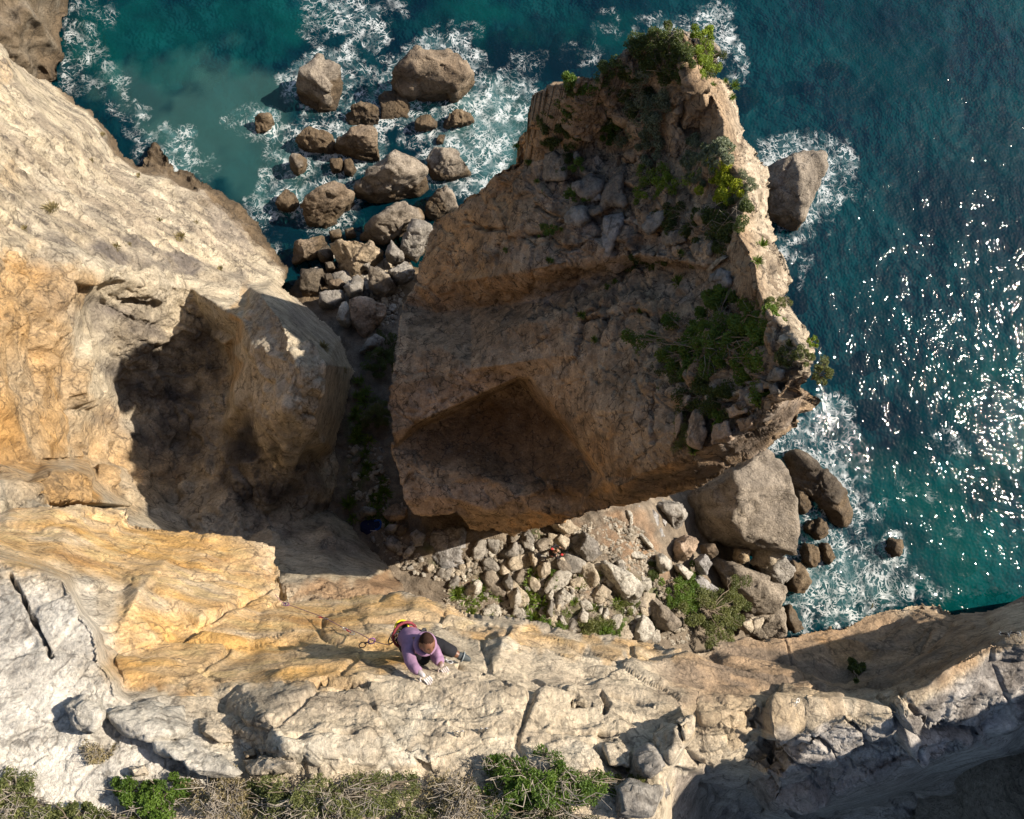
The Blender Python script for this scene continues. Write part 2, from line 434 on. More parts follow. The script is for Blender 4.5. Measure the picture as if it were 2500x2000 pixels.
# ---------------- sea and seabed
def vn3(px, py, k, s): return vnoise(np.stack([px*k, py*k, np.full(len(px), 1.3)], -1), s)
FOAM = [  # px, py, rx, ry, angle, strength  (white water round rocks)
 (870, 40, 110, 55, 0, .95), (800, 20, 90, 45, 20, .7), (905, 90, 60, 45, 0, .6), (760, 60, 60, 60, 0, .4), (960, 20, 50, 60, 0, .45),
 (850, 165, 55, 75, 0, .75), (900, 190, 60, 60, 0, .6), (720, 215, 70, 50, 30, .6), (765, 255, 55, 40, 0, .7),
 (950, 250, 90, 45, 0, .7), (1085, 255, 70, 45, 0, .9), (1180, 260, 95, 85, 0, 1.0), (1220, 330, 80, 90, 0, 1.0), (1160, 400, 70, 60, 0, .9), (1255, 250, 60, 80, 0, .9),
 (1240, 190, 90, 45, 0, .55), (1100, 330, 70, 40, 0, .8), (1020, 330, 60, 45, 0, .7), (1150, 460, 60, 45, 0, .9), (1190, 420, 60, 50, 0, .9),
 (900, 300, 70, 40, 0, .65), (800, 330, 60, 50, 0, .6), (690, 330, 60, 60, 0, .55), (740, 390, 70, 50, 0, .6), (680, 420, 60, 70, 0, .6), (640, 500, 50, 90, 20, .75), (660, 590, 40, 60, 0, .6), (790, 400, 60, 30, 0, .6),
 (590, 290, 60, 50, 0, .6), (640, 300, 45, 35, 0, .7), (560, 300, 40, 40, 0, .5), (620, 330, 60, 30, 0, .5),
 (440, 370, 50, 80, 15, .7), (425, 420, 22, 40, 0, .95), (350, 350, 40, 60, 0, .55), (400, 330, 70, 40, 0, .5), (500, 410, 50, 50, 0, .45), (330, 290, 50, 60, 40, .45), (300, 250, 70, 40, 40, .4),
 (215, 60, 60, 110, 0, .5), (190, 180, 60, 70, 0, .55), (240, 140, 70, 60, 0, .4), (260, 30, 60, 60, 0, .35), (280, 200, 60, 40, 0, .35), (180, 30, 22, 130, 0, .7),
 (1745, 60, 75, 40, 15, .9), (1690, 65, 75, 30, 0, .75), (1790, 110, 32, 55, 0, .9), (1640, 60, 60, 30, 0, .5), (1575, 75, 40, 40, 0, .4), (1800, 170, 40, 50, 0, .5), (1760, 30, 60, 30, 0, .6),
 (1960, 340, 90, 35, 0, .65), (2030, 360, 70, 40, 30, .7), (2050, 420, 45, 75, 10, .9), (2025, 490, 32, 60, 15, 1.0), (1900, 345, 60, 30, 0, .5), (2080, 470, 50, 60, 0, .4), (1990, 560, 60, 40, 0, .35), (1930, 590, 60, 60, 40, .6), (1960, 650, 30, 60, 0, .5), (1900, 560, 40, 50, 0, .4),
 (2020, 1010, 70, 55, 0, .95), (1990, 1060, 60, 45, 0, .95), (1950, 1060, 60, 35, -30, .9), (2050, 1080, 60, 70, 40, .7), (2090, 1160, 50, 90, 0, .5), (1895, 1090, 22, 25, 0, 1.0), (2000, 970, 40, 30, 0, .6), (2040, 1000, 40, 60, 0, .8),
 (2040, 1290, 40, 70, -15, 1.0), (2060, 1370, 60, 60, 0, 1.0), (2010, 1440, 90, 60, 0, 1.0), (2100, 1420, 110, 70, 0, .95), (2180, 1400, 110, 45, 20, .7), (1960, 1500, 60, 50, 0, 1.0), (2060, 1500, 110, 40, 0, .95), (2180, 1460, 90, 40, 0, .7), (2150, 1330, 90, 40, 0, .5), (2020, 1210, 30, 30, 0, .7), (2250, 1430, 110, 35, 25, .4), (2140, 1250, 50, 40, 0, .45), (2330, 1090, 70, 40, 30, .45), (2300, 1060, 50, 40, 0, .4),
 (2250, 1200, 120, 40, 25, .3), (2350, 1300, 140, 40, 25, .25), (1480, 60, 70, 60, 0, .3), (1420, 130, 70, 60, 0, .3), (1130, 70, 80, 40, 0, .4), (1060, 100, 60, 40, 0, .4), (1290, 140, 60, 50, 0, .45), (1200, 200, 80, 40, 0, .55),
]
TURB = [(590, 260, 190, 120, 0, .8), (480, 330, 170, 110, 20, .8), (620, 400, 150, 120, 0, .7), (330, 240, 130, 90, 40, .6), (1200, 330, 140, 160, 0, .7), (420, 180, 130, 80, 0, .4), (2050, 1430, 200, 100, 0, .35), (520, 180, 140, 80, 0, .5)]
GREEN = [(550, 60, 260, 110, 0, .9), (330, 100, 200, 120, 0, .8), (1120, 40, 180, 60, 0, .7), (2330, 1290, 240, 130, 20, 1.0), (2200, 1180, 200, 120, 20, .7), (2420, 1180, 160, 100, 0, .8), (2400, 930, 200, 100, 0, .4), (1530, 110, 60, 90, 0, .5), (2350, 1450, 200, 80, 0, 1.0), (1380, 60, 120, 60, 0, .4), (2480, 1000, 90, 160, 0, .5)]
DEEPB = [(1150, 170, 190, 130, 0, .8), (1400, 190, 150, 130, 0, .9), (1250, 110, 120, 80, 0, .6), (800, 210, 200, 110, 0, .7), (760, 400, 120, 60, 0, .8), (650, 620, 80, 110, 0, .9), (1810, 230, 70, 60, 0, .8), (2120, 1010, 140, 110, 0, .6), (2430, 1190, 130, 70, 10, .7), (2190, 1330, 120, 60, 0, .6), (420, 40, 90, 60, 0, .4), (2100, 860, 120, 60, 0, .5), (1950, 720, 60, 80, 0, .5), (600, 130, 200, 40, 10, .3)]
def build_sea():
    xs = np.arange(-45, 75, .35); ys = np.arange(-30, 60, .35)
    # stretch out to the horizon with a few widening rings
    def ext(a):
        lo, hi = a[0], a[-1]; far = [6, 20, 60, 180, 600, 2000]
        return np.concatenate([[lo-f for f in far[::-1]], a, [hi+f for f in far]])
    xs, ys = ext(xs), ext(ys)
    X, Y = np.meshgrid(xs, ys); n = X.size
    P = np.stack([X.ravel(), Y.ravel(), np.zeros(n)], -1)
    q = P*np.array([.22, .22, 1]); ok = (np.abs(P[:, 0]) < 90) & (np.abs(P[:, 1]) < 80)
    P[:, 2] += np.where(ok, .10*fbm(q*1.5, 3, 77) + .05*fbm(q*5, 2, 78), 0)
    px, py = proj(P); far = ~ok
    px = np.where(far, -9999, px); py = np.where(far, -9999, py)
    foam = .70*splat(px, py, FOAM, jitter=14, s=2); turb = splat(px, py, TURB, jitter=40, s=6)
    green = splat(px, py, GREEN, jitter=50, s=8); deep = splat(px, py, DEEPB, jitter=40, s=11)
    nx, ny = len(xs), len(ys); idx = np.arange(n).reshape(ny, nx)
    fq = np.stack([idx[:-1, :-1].ravel(), idx[:-1, 1:].ravel(), idx[1:, 1:].ravel(), idx[1:, :-1].ravel()], -1)
    me = mesh_np('sea', P, fq, True, None, dict(foam=foam, turb=turb, green=green, deep=deep))
    N = NB('sea_water'); geo = N.new('NewGeometry'); p = geo.outputs['Position']
    A = lambda k: N.new('Attribute', attribute_name=k).outputs['Fac']
    big = N.noise(p, .16, 5, .6, .4)
    c = N.mix(N.ramp(big.outputs['Fac'], .35, .68), rgb(.0004, .017, .034), rgb(.0006, .040, .056))
    c = N.mix(N.math('MULTIPLY', A('green'), N.ramp(big.outputs['Fac'], .3, .7, .35, 1.0)), c, rgb(.0015, .090, .085))
    c = N.mix(N.math('MULTIPLY', A('deep'), .8), c, rgb(.0015, .016, .030))
    c = N.mix(N.math('MULTIPLY', A('turb'), .6), c, rgb(.055, .135, .115))
    # foam lace
    wn = N.noise(p, .55, 4, .6, .6)
    wv = N.new('VectorMath', operation='MULTIPLY_ADD'); N.l.new(wn.outputs['Color'], wv.inputs[0]); wv.inputs[1].default_value = (2.6, 2.6, 0); N.l.new(p, wv.inputs[2])
    wn2 = N.noise(p, 2.4, 3, .6, .3)
    wv2 = N.new('VectorMath', operation='MULTIPLY_ADD'); N.l.new(wn2.outputs['Color'], wv2.inputs[0]); wv2.inputs[1].default_value = (.8, .8, 0); N.l.new(wv.outputs[0], wv2.inputs[2])
    e1 = N.voro(wv2.outputs[0], .95, 'DISTANCE_TO_EDGE').outputs['Distance']
    f = A('foam')
    fn = N.noise(p, .9, 6, .68, .5).outputs['Fac']; ff = N.noise(p, 1.1, 2, .55, .6).outputs['Fac']
    dens = N.math('ADD', f, N.math('MULTIPLY', N.math('SUBTRACT', fn, .5), 2.2))     # ragged density
    dens = N.math('MULTIPLY', dens, N.ramp(f, .02, .25))
    pos_d = N.math('MAXIMUM', dens, 0.0)
    va = N.noise(p, .62, 3, .55, 1.8).outputs['Fac']; vb = N.noise(p, 1.5, 2, .55, 1.4).outputs['Fac']
    def vein(v, w0, w1):
        q = N.math('ABSOLUTE', N.math('SUBTRACT', v, .5)); wd = N.math('ADD', w0, N.math('MULTIPLY', pos_d, w1))
        return N.ramp(N.math('DIVIDE', q, wd), .25, 1.0, 1, 0)
    l1 = N.ramp(N.math('SUBTRACT', e1, N.math('MULTIPLY', pos_d, .035)), -.01, .04, 1, 0)
    lace = N.math('MAXIMUM', N.math('MULTIPLY', l1, .8), N.math('MAXIMUM', vein(va, .016, .016), N.math('MULTIPLY', vein(vb, .020, .022), .8)))
    lace = N.math('MULTIPLY', lace, N.ramp(dens, .08, .75))
    lace = N.math('MULTIPLY', lace, N.ramp(ff, .36, .60, .12, 1.0))
    solid = N.math('MULTIPLY', N.ramp(dens, 1.1, 1.8), N.ramp(ff, .36, .62, .05, .95))
    foam_f = N.math('MAXIMUM', N.math('MULTIPLY', lace, .62), N.math('MULTIPLY', solid, .8), clamp=True)
    aer = N.math('MULTIPLY', N.ramp(dens, .2, 1.0), .36)                                # milky aerated water between
    c = N.mix(aer, c, rgb(.16, .33, .36))
    # waves
    w1 = N.noise(p, .35, 1, .5); w2 = N.noise(p, 1.4, 0, .5); w3 = N.noise(p, 5.2, 0, .5)
    h = N.math('ADD', N.math('MULTIPLY', w1.outputs['Fac'], .06), N.math('MULTIPLY', w2.outputs['Fac'], .075))
    h = N.math('ADD', h, N.math('MULTIPLY', w3.outputs['Fac'], .028))
    nrm = N.bump(h, 1.0, 1.0)
    nrmf = nrm
    dif = N.new('BsdfDiffuse'); N.l.new(c, dif.inputs['Color'])
    tra = N.new('BsdfTransparent'); tra.inputs[0].default_value = rgb(.20, .55, .60)
    body = N.new('MixShader'); N.l.new(dif.outputs[0], body.inputs[2]); N.l.new(tra.outputs[0], body.inputs[1])
    N.set(body.inputs[0], N.math('ADD', .44, N.math('MULTIPLY', A('turb'), .34), clamp=True))
    glo = N.new('BsdfGlossy'); glo.inputs['Roughness'].default_value = .03; N.l.new(nrm, glo.inputs['Normal'])
    fr = N.new('Fresnel'); fr.inputs['IOR'].default_value = 1.33; N.l.new(nrm, fr.inputs['Normal'])
    wat = N.new('MixShader'); N.l.new(fr.outputs[0], wat.inputs[0]); N.l.new(body.outputs[0], wat.inputs[1]); N.l.new(glo.outputs[0], wat.inputs[2])
    fo = N.new('BsdfDiffuse'); fo.inputs['Color'].default_value = rgb(.80, .83, .84); N.l.new(nrmf, fo.inputs['Normal'])
    fin = N.new('MixShader'); N.l.new(foam_f, fin.inputs[0]); N.l.new(wat.outputs[0], fin.inputs[1]); N.l.new(fo.outputs[0], fin.inputs[2])
    N.l.new(fin.outputs[0], N.out.inputs[0])
    o = link('sea', me, N.m); tag(o, 'deep teal sea with white lacy foam around the rocks', kind='structure')
    # seabed
    xs = np.arange(-50, 80, 1.0); ys = np.arange(-35, 65, 1.0)
    xs, ys = ext(xs), ext(ys); X, Y = np.meshgrid(xs, ys); n = X.size
    P = np.stack([X.ravel(), Y.ravel(), np.full(n, -3.2)], -1)
    ok = (np.abs(P[:, 0]) < 90) & (np.abs(P[:, 1]) < 80)
    P[:, 2] += np.where(ok, 1.1*fbm(P*.12, 4, 31), 0)
    idx = np.arange(n).reshape(len(ys), len(xs))
    fq = np.stack([idx[:-1, :-1].ravel(), idx[:-1, 1:].ravel(), idx[1:, 1:].ravel(), idx[1:, :-1].ravel()], -1)
    N = NB('seabed'); p = N.new('NewGeometry').outputs['Position']
    a = N.noise(p, .13, 6, .62, .5).outputs['Fac']; b = N.noise(p, 1.5, 5, .6).outputs['Fac']
    c = N.mix(N.ramp(a, .42, .56), rgb(.020, .045, .045), rgb(.11, .20, .19))
    c = N.mix(N.ramp(b, .4, .7, 0, .5), c, rgb(.03, .06, .05))
    N.set(N.b.inputs['Base Color'], c); N.b.inputs['Roughness'].default_value = .9
    o = link('seabed', mesh_np('seabed', P, fq, True), N.m); tag(o, 'sandy seabed with dark weed patches under the water', kind='structure')
build_sea()

# colours of the stone itself
PALE = (.56, .49, .38); CREAM = (.62, .52, .37); ORANGE = (.56, .31, .105); OCHRE = (.50, .33, .15); GREY = (.20, .175, .15)
DARK = (.085, .075, .07); BROWN = (.27, .165, .085); TAN = (.38, .28, .18); WHITE = (.66, .62, .55); WET = (.10, .075, .05); PINK = (.40, .29, .22)
def tide(c, P, hi=2.6, s=4):
    z = P[:, 2]+fbm(P*.9, 4, s)*1.1
    c = mixc(c, (.17, .125, .08), 1-sm(z, hi*.55, hi)); return mixc(c, WET, 1-sm(z, .1, hi*.5))

# ---------------- left cliff
LP = [(-80, 40, 37), (0, 110, 38), (42, 150, 41), (92, 188, 43), (138, 211, 44.5), (188, 250, 44.5), (221, 267, 44.5), (267, 313, 45), (288, 355, 45), (309, 380, 45), (359, 403, 45.2),
 (376, 345, 45.6), (405, 385, 45.6), (430, 425, 45.4), (455, 411, 45.6), (518, 455, 45.6), (559, 476, 45.6), (593, 497, 45.6), (626, 543, 45.6), (651, 584, 45.6), (710, 651, 45.6), (701, 676, 45),
 (405, 430, 44.4), (493, 476, 43.8), (543, 530, 43.6), (576, 576, 43.2), (626, 639, 42.8), (668, 686, 41.4),
 (724, 727, 42.4), (761, 764, 42), (826, 820, 42), (863, 899, 41.8), (858, 945, 41.6), (835, 1047, 41), (816, 1103, 40.6), (826, 1186, 40.2), (812, 1242, 40), (858, 1284, 39.6),
 (900, 1330, 38), (944, 1371, 36), (965, 1410, 33), (1000, 1440, 28), (1000, 1500, 26), (700, 1520, 24), (300, 1420, 19), (-80, 1350, 17),
 # upper slab
 (-80, 350, 30), (0, 350, 32), (150, 330, 36.5), (200, 480, 36), (300, 500, 38.2), (420, 560, 39.6), (520, 640, 40.2), (100, 450, 33.5), (60, 250, 36),
 # break line
 (-80, 560, 24.5), (0, 593, 26.5), (83, 614, 28), (146, 622, 29), (223, 667, 30.5), (334, 686, 34), (464, 704, 37.6), (608, 699, 39.5),
 # lower wall left of the dihedral
 (-80, 800, 22), (0, 800, 24.6), (100, 760, 27.4), (250, 740, 34), (400, 800, 38), (500, 800, 39), (560, 860, 39),
 (0, 1000, 24.2), (130, 950, 29.4), (300, 960, 37.6), (430, 980, 40), (561, 940, 39), (557, 987, 38.6), (540, 1050, 38.2), (515, 1103, 38), (500, 1196, 37), (470, 1300, 34.5),
 (0, 1120, 23), (100, 1130, 27), (220, 1120, 34), (350, 1130, 38), (440, 1120, 39), (420, 1230, 37.5), (0, 1230, 17.6), (45, 1235, 18.2), (50, 1205, 18.4), (130, 1150, 21.4), (222, 1170, 23.6), (218, 1225, 22.8), (226, 1172, 31), (222, 1235, 30), (320, 1235, 33),
 # right face
 (590, 780, 34.2), (640, 720, 34), (575, 940, 35), (570, 1000, 35), (620, 850, 32.4), (700, 800, 30.6), (720, 900, 29.4), (700, 1000, 29.8), (760, 1040, 31.4), (800, 890, 31.2), (780, 960, 30.8), (620, 1100, 35), (700, 1150, 34.8), (760, 1200, 37), (560, 1200, 36), (640, 1260, 36.2), (740, 1270, 37.2), (600, 1330, 34), (700, 1330, 33), (800, 1330, 33.5), (880, 1360, 33.5), (800, 1420, 27), (900, 1430, 27), (700, 1440, 25)]
LPOLY = [(-80, 40), (0, 110), (42, 150), (92, 188), (138, 211), (188, 250), (221, 267), (267, 313), (288, 355), (309, 380), (345, 400), (355, 375), (376, 342), (400, 365), (430, 420), (455, 405), (518, 455), (559, 476), (593, 497), (626, 543), (651, 584), (710, 651), (701, 676), (690, 700),
 (724, 727), (761, 764), (826, 820), (863, 899), (858, 945), (835, 1047), (816, 1103), (826, 1186), (812, 1242), (858, 1284), (900, 1330), (944, 1371), (965, 1410), (1000, 1440), (1000, 1500), (700, 1520), (300, 1420), (-80, 1350)]
LBR = [[(-80, 560), (0, 593), (83, 614), (146, 622), (223, 667), (334, 686), (464, 704), (608, 699), (668, 686)],
       [(608, 699), (590, 780), (561, 940), (557, 987), (540, 1050), (515, 1103), (500, 1196), (470, 1300)],
       [(405, 430), (493, 476), (543, 530), (576, 576), (626, 639), (668, 686)],
       [(45, 1235), (50, 1205), (130, 1150), (222, 1170), (218, 1225)]]
def left_disp(P, px, py):
    up = sm(-(py-(600+px*.17)), 0, 60)                     # the upper slab: thin ribs running down to the sea
    q = P@np.array([[.86, -.5, 0], [.5, .86, 0], [0, 0, 1.]]).T
    rib = ridged(q*np.array([.4, 2.4, .6]), 4, 3)-.6
    wv_ = np.stack([fbm(P*.6, 3, 8), fbm(P*.6+7, 3, 18), fbm(P*.6+19, 3, 28)], -1); b1, c1 = blocky(P*.42+wv_*.55, 11, f=.42); b2, c2 = blocky(P*1.25+wv_*.9, 14, f=1.25)
    d = up*(.46*rib + .16*b1+.10*b2) + (1-up)*(.46*b1+.20*b2 - .08*(1-sm(c1, 0, .10))*att(4) - .06*(1-sm(c2, 0, .10))*att(5))
    low = 1-sm(P[:, 2], 1.0, 3.0)
    d += low*(.5*(ridged(P*.8, 4, 21)-.6))
    return d*att(1.2) + .16*fbm(P*1.4, 4, 23)*att(3)
def left_fine(P, px, py):
    b3, c3 = blocky(P*3.2, 41, f=3.2)
    return (.11*b3-.08*(1-sm(c3, 0, .08)))*att(3.2)+.09*(ridged(P*np.array([3, 3, 3.]), 3, 29)-.6)*att(6)
def left_col(P, px, py, n):
    c = np.tile(np.array(PALE), (len(P), 1))
    up = sm(-(py-(600+px*.17)), 0, 40)
    nz = fbm(P*.5, 3, 61); nz2 = fbm(P*np.array([.5, .5, .12])*2.0, 3, 63)
    c = mixc(c, CREAM, .5+nz)
    org = splat(px, py, [(60, 720, 130, 120, 0, .9), (150, 700, 90, 60, 0, .6), (40, 1000, 160, 240, 0, 1.), (150, 1200, 110, 70, 0, 1.2), (60, 880, 130, 130, 0, 1), (595, 740, 18, 60, 10, .55), (570, 860, 20, 90, 10, .5), (250, 1100, 100, 120, 0, .6), (350, 1150, 100, 120, 0, .45), (10, 170, 30, 50, 0, .6), (20, 430, 40, 50, 0, .35)], s=5)
    c = mixc(c, ORANGE, org*(.62+.7*nz)*(1-up*.5)); c = mixc(c, OCHRE, org*.35)
    gr = splat(px, py, [(190, 560, 110, 50, 20, .9), (330, 620, 200, 38, 16, 1), (480, 660, 150, 34, 14, 1.), (560, 690, 90, 26, 10, .7), (120, 640, 60, 40, 0, .5), (240, 770, 120, 60, 15, .9), (330, 830, 120, 70, 10, .8), (330, 740, 90, 50, 0, .6), (130, 720, 50, 70, 20, .4), (330, 950, 130, 120, 0, .85), (480, 900, 70, 150, 10, .85), (600, 1130, 130, 150, 0, .9), (690, 1180, 110, 110, 0, .85), (420, 1050, 120, 130, 0, .75), (650, 780, 50, 60, 0, .5), (740, 760, 60, 40, 30, .7), (820, 850, 40, 60, 0, .5), (60, 480, 90, 40, 20, .5), (750, 1260, 160, 60, 0, .8), (850, 1350, 110, 50, 0, .7), (430, 300, 0.1, .1, 0, 0), (250, 530, 60, 20, 30, .6)], s=9)
    c = mixc(c, (.19, .165, .145), gr*(.62+.9*nz2))
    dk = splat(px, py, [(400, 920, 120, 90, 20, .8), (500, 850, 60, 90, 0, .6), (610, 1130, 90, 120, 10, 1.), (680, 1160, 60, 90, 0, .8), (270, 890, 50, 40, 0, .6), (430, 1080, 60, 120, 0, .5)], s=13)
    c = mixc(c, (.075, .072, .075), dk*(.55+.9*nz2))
    Q = P@np.array([[.86, -.5, 0], [.5, .86, 0], [0, 0, 1.]]).T
    st = ridged(Q*np.array([.5, 3.4, .7]), 4, 71); st2 = fbm(Q*np.array([.4, 2.2, .6]), 4, 73)
    c = mixc(c, (.36, .30, .23), up*sm(st2, -.05, .3)*.75)
    c = mixc(c, (.20, .17, .14), up*sm(st, .66, .84)*.9)
    lowgrey = splat(px, py, [(560, 540, 90, 60, 45, .6), (470, 470, 70, 40, 40, .4), (760, 800, 90, 50, 40, .6)], s=15); c = mixc(c, (.30, .26, .22), lowgrey)
    lowor = splat(px, py, [(850, 1440, 180, 40, 0, .8), (930, 1425, 60, 25, 0, .9)], s=15); c = mixc(c, (.36, .22, .12), lowor)
    return tide(c, P, 2.8)
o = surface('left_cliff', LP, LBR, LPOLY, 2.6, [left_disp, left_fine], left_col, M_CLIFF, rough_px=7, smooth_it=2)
tag(o, 'pale limestone cliff with orange and grey streaks falling to the sea', kind='structure')

# ---------------- dark rock at the top corner
DP = [(-60, -60, 40), (100, -60, 41), (160, -60, 45.5), (170, 0, 45.8), (160, 83, 45.8), (150, 146, 45.8), (143, 210, 45.8), (90, 230, 45.5), (-60, 230, 42), (40, 60, 41), (70, 130, 42.5), (110, 60, 43), (-60, 100, 39.5), (120, 160, 44.2)]
DPOLY = [(-60, -60), (160, -60), (166, 0), (160, 83), (150, 146), (143, 212), (90, 230), (-60, 230)]
o = surface('dark_sea_cliff', DP, [], DPOLY, 4.0, [lambda P, px, py: .9*(ridged(P*np.array([.45, .45, .3]), 5, 81)-.6)+.2*fbm(P*1.6, 3, 82)], lambda P, px, py, n: tide(mixc(np.tile(np.array((.20, .155, .105)), (len(P), 1)), (.30, .27, .22), fbm(P*.7, 4, 5)), P, 2.0), M_CLIFF, rough_px=9)
tag(o, 'dark brown pitted sea cliff in the top corner', kind='structure')

# ---------------- ground of the talus
GP = [(500, 500, 50), (620, 560, 49), (700, 640, 47), (820, 560, 47.5), (1000, 430, 48.5), (1150, 440, 48.5), (760, 740, 44.8), (900, 640, 46), (980, 600, 46.5), (860, 800, 43.6), (960, 800, 43.6), (880, 950, 41.8), (960, 1000, 41.4), (840, 1150, 40.4), (960, 1150, 40.2), (880, 1290, 39.4), (1000, 1280, 39.2), (1100, 1350, 38.6), (1250, 1330, 38.4), (1250, 1450, 38.2), (1400, 1300, 38.8), (1400, 1450, 38.0), (1550, 1250, 39.6), (1520, 1400, 38.8), (1620, 1330, 40.6), (1620, 1480, 40.4), (1700, 1250, 44.5), (1700, 1380, 43.5), (1780, 1480, 43.8), (1760, 1580, 42.6), (1880, 1540, 46.8), (1900, 1400, 47.6), (1880, 1250, 48), (1850, 1080, 48.5), (1500, 1000, 44), (1250, 950, 43), (1600, 900, 47.5), (1200, 650, 47), (1450, 500, 49), (1000, 1550, 37.6), (1250, 1600, 37.6), (1500, 1620, 38), (800, 1500, 38), (700, 1350, 39), (1650, 1640, 39.5), (1900, 1700, 46), (600, 900, 44)]
GPOLY = [(500, 500), (620, 560), (820, 540), (1000, 430), (1450, 500), (1600, 900), (1850, 1080), (1880, 1250), (1900, 1400), (1880, 1540), (1900, 1700), (1650, 1640), (1250, 1600), (800, 1500), (700, 1350), (600, 900)]
def ground_col(P, px, py, n):
    c = np.tile(np.array((.27, .22, .165)), (len(P), 1)); nz = fbm(P*1.1, 4, 91)
    c = mixc(c, (.38, .25, .155), splat(px, py, [(1540, 1310, 90, 70, 30, 1.), (1600, 1390, 60, 40, 20, .8), (1420, 1320, 60, 50, 0, .5), (1470, 1420, 60, 30, 0, .4), (1140, 1440, 60, 30, 0, .5), (870, 1000, 30, 50, 0, .7)], s=17))
    c = mixc(c, (.14, .115, .09), .35+.8*nz)
    gr = splat(px, py, [(1450, 1510, 110, 50, 0, .9), (1340, 1440, 40, 50, 0, .7), (1180, 1420, 60, 40, 0, .6), (1560, 1440, 70, 40, 20, .7), (880, 1040, 40, 50, 0, .8), (1400, 1350, 50, 40, 0, .7), (1250, 1420, 60, 30, 0, .6), (1330, 1290, 50, 20, -20, .6), (880, 1160, 60, 60, 0, .6), (1060, 1350, 50, 50, 0, .6)], s=19)
    c = mixc(c, (.075, .11, .03), gr*(.5+1.3*fbm(P*2.3, 3, 95)))
    return tide(c, P, 1.6)
M_SOIL = rock_material('stony_soil', .45, 1.0, .1, 1.6, .5)
o = surface('talus_ground', GP, [], GPOLY, 5.0, [lambda P, px, py: .22*fbm(P*1.2, 4, 97)+.10*blocky(P*2.0, 98)[0]], ground_col, M_SOIL, rough_px=4, smooth_it=8, floor_d=52)
tag(o, 'stony brown soil slope between the cliffs and the pillar', kind='structure')

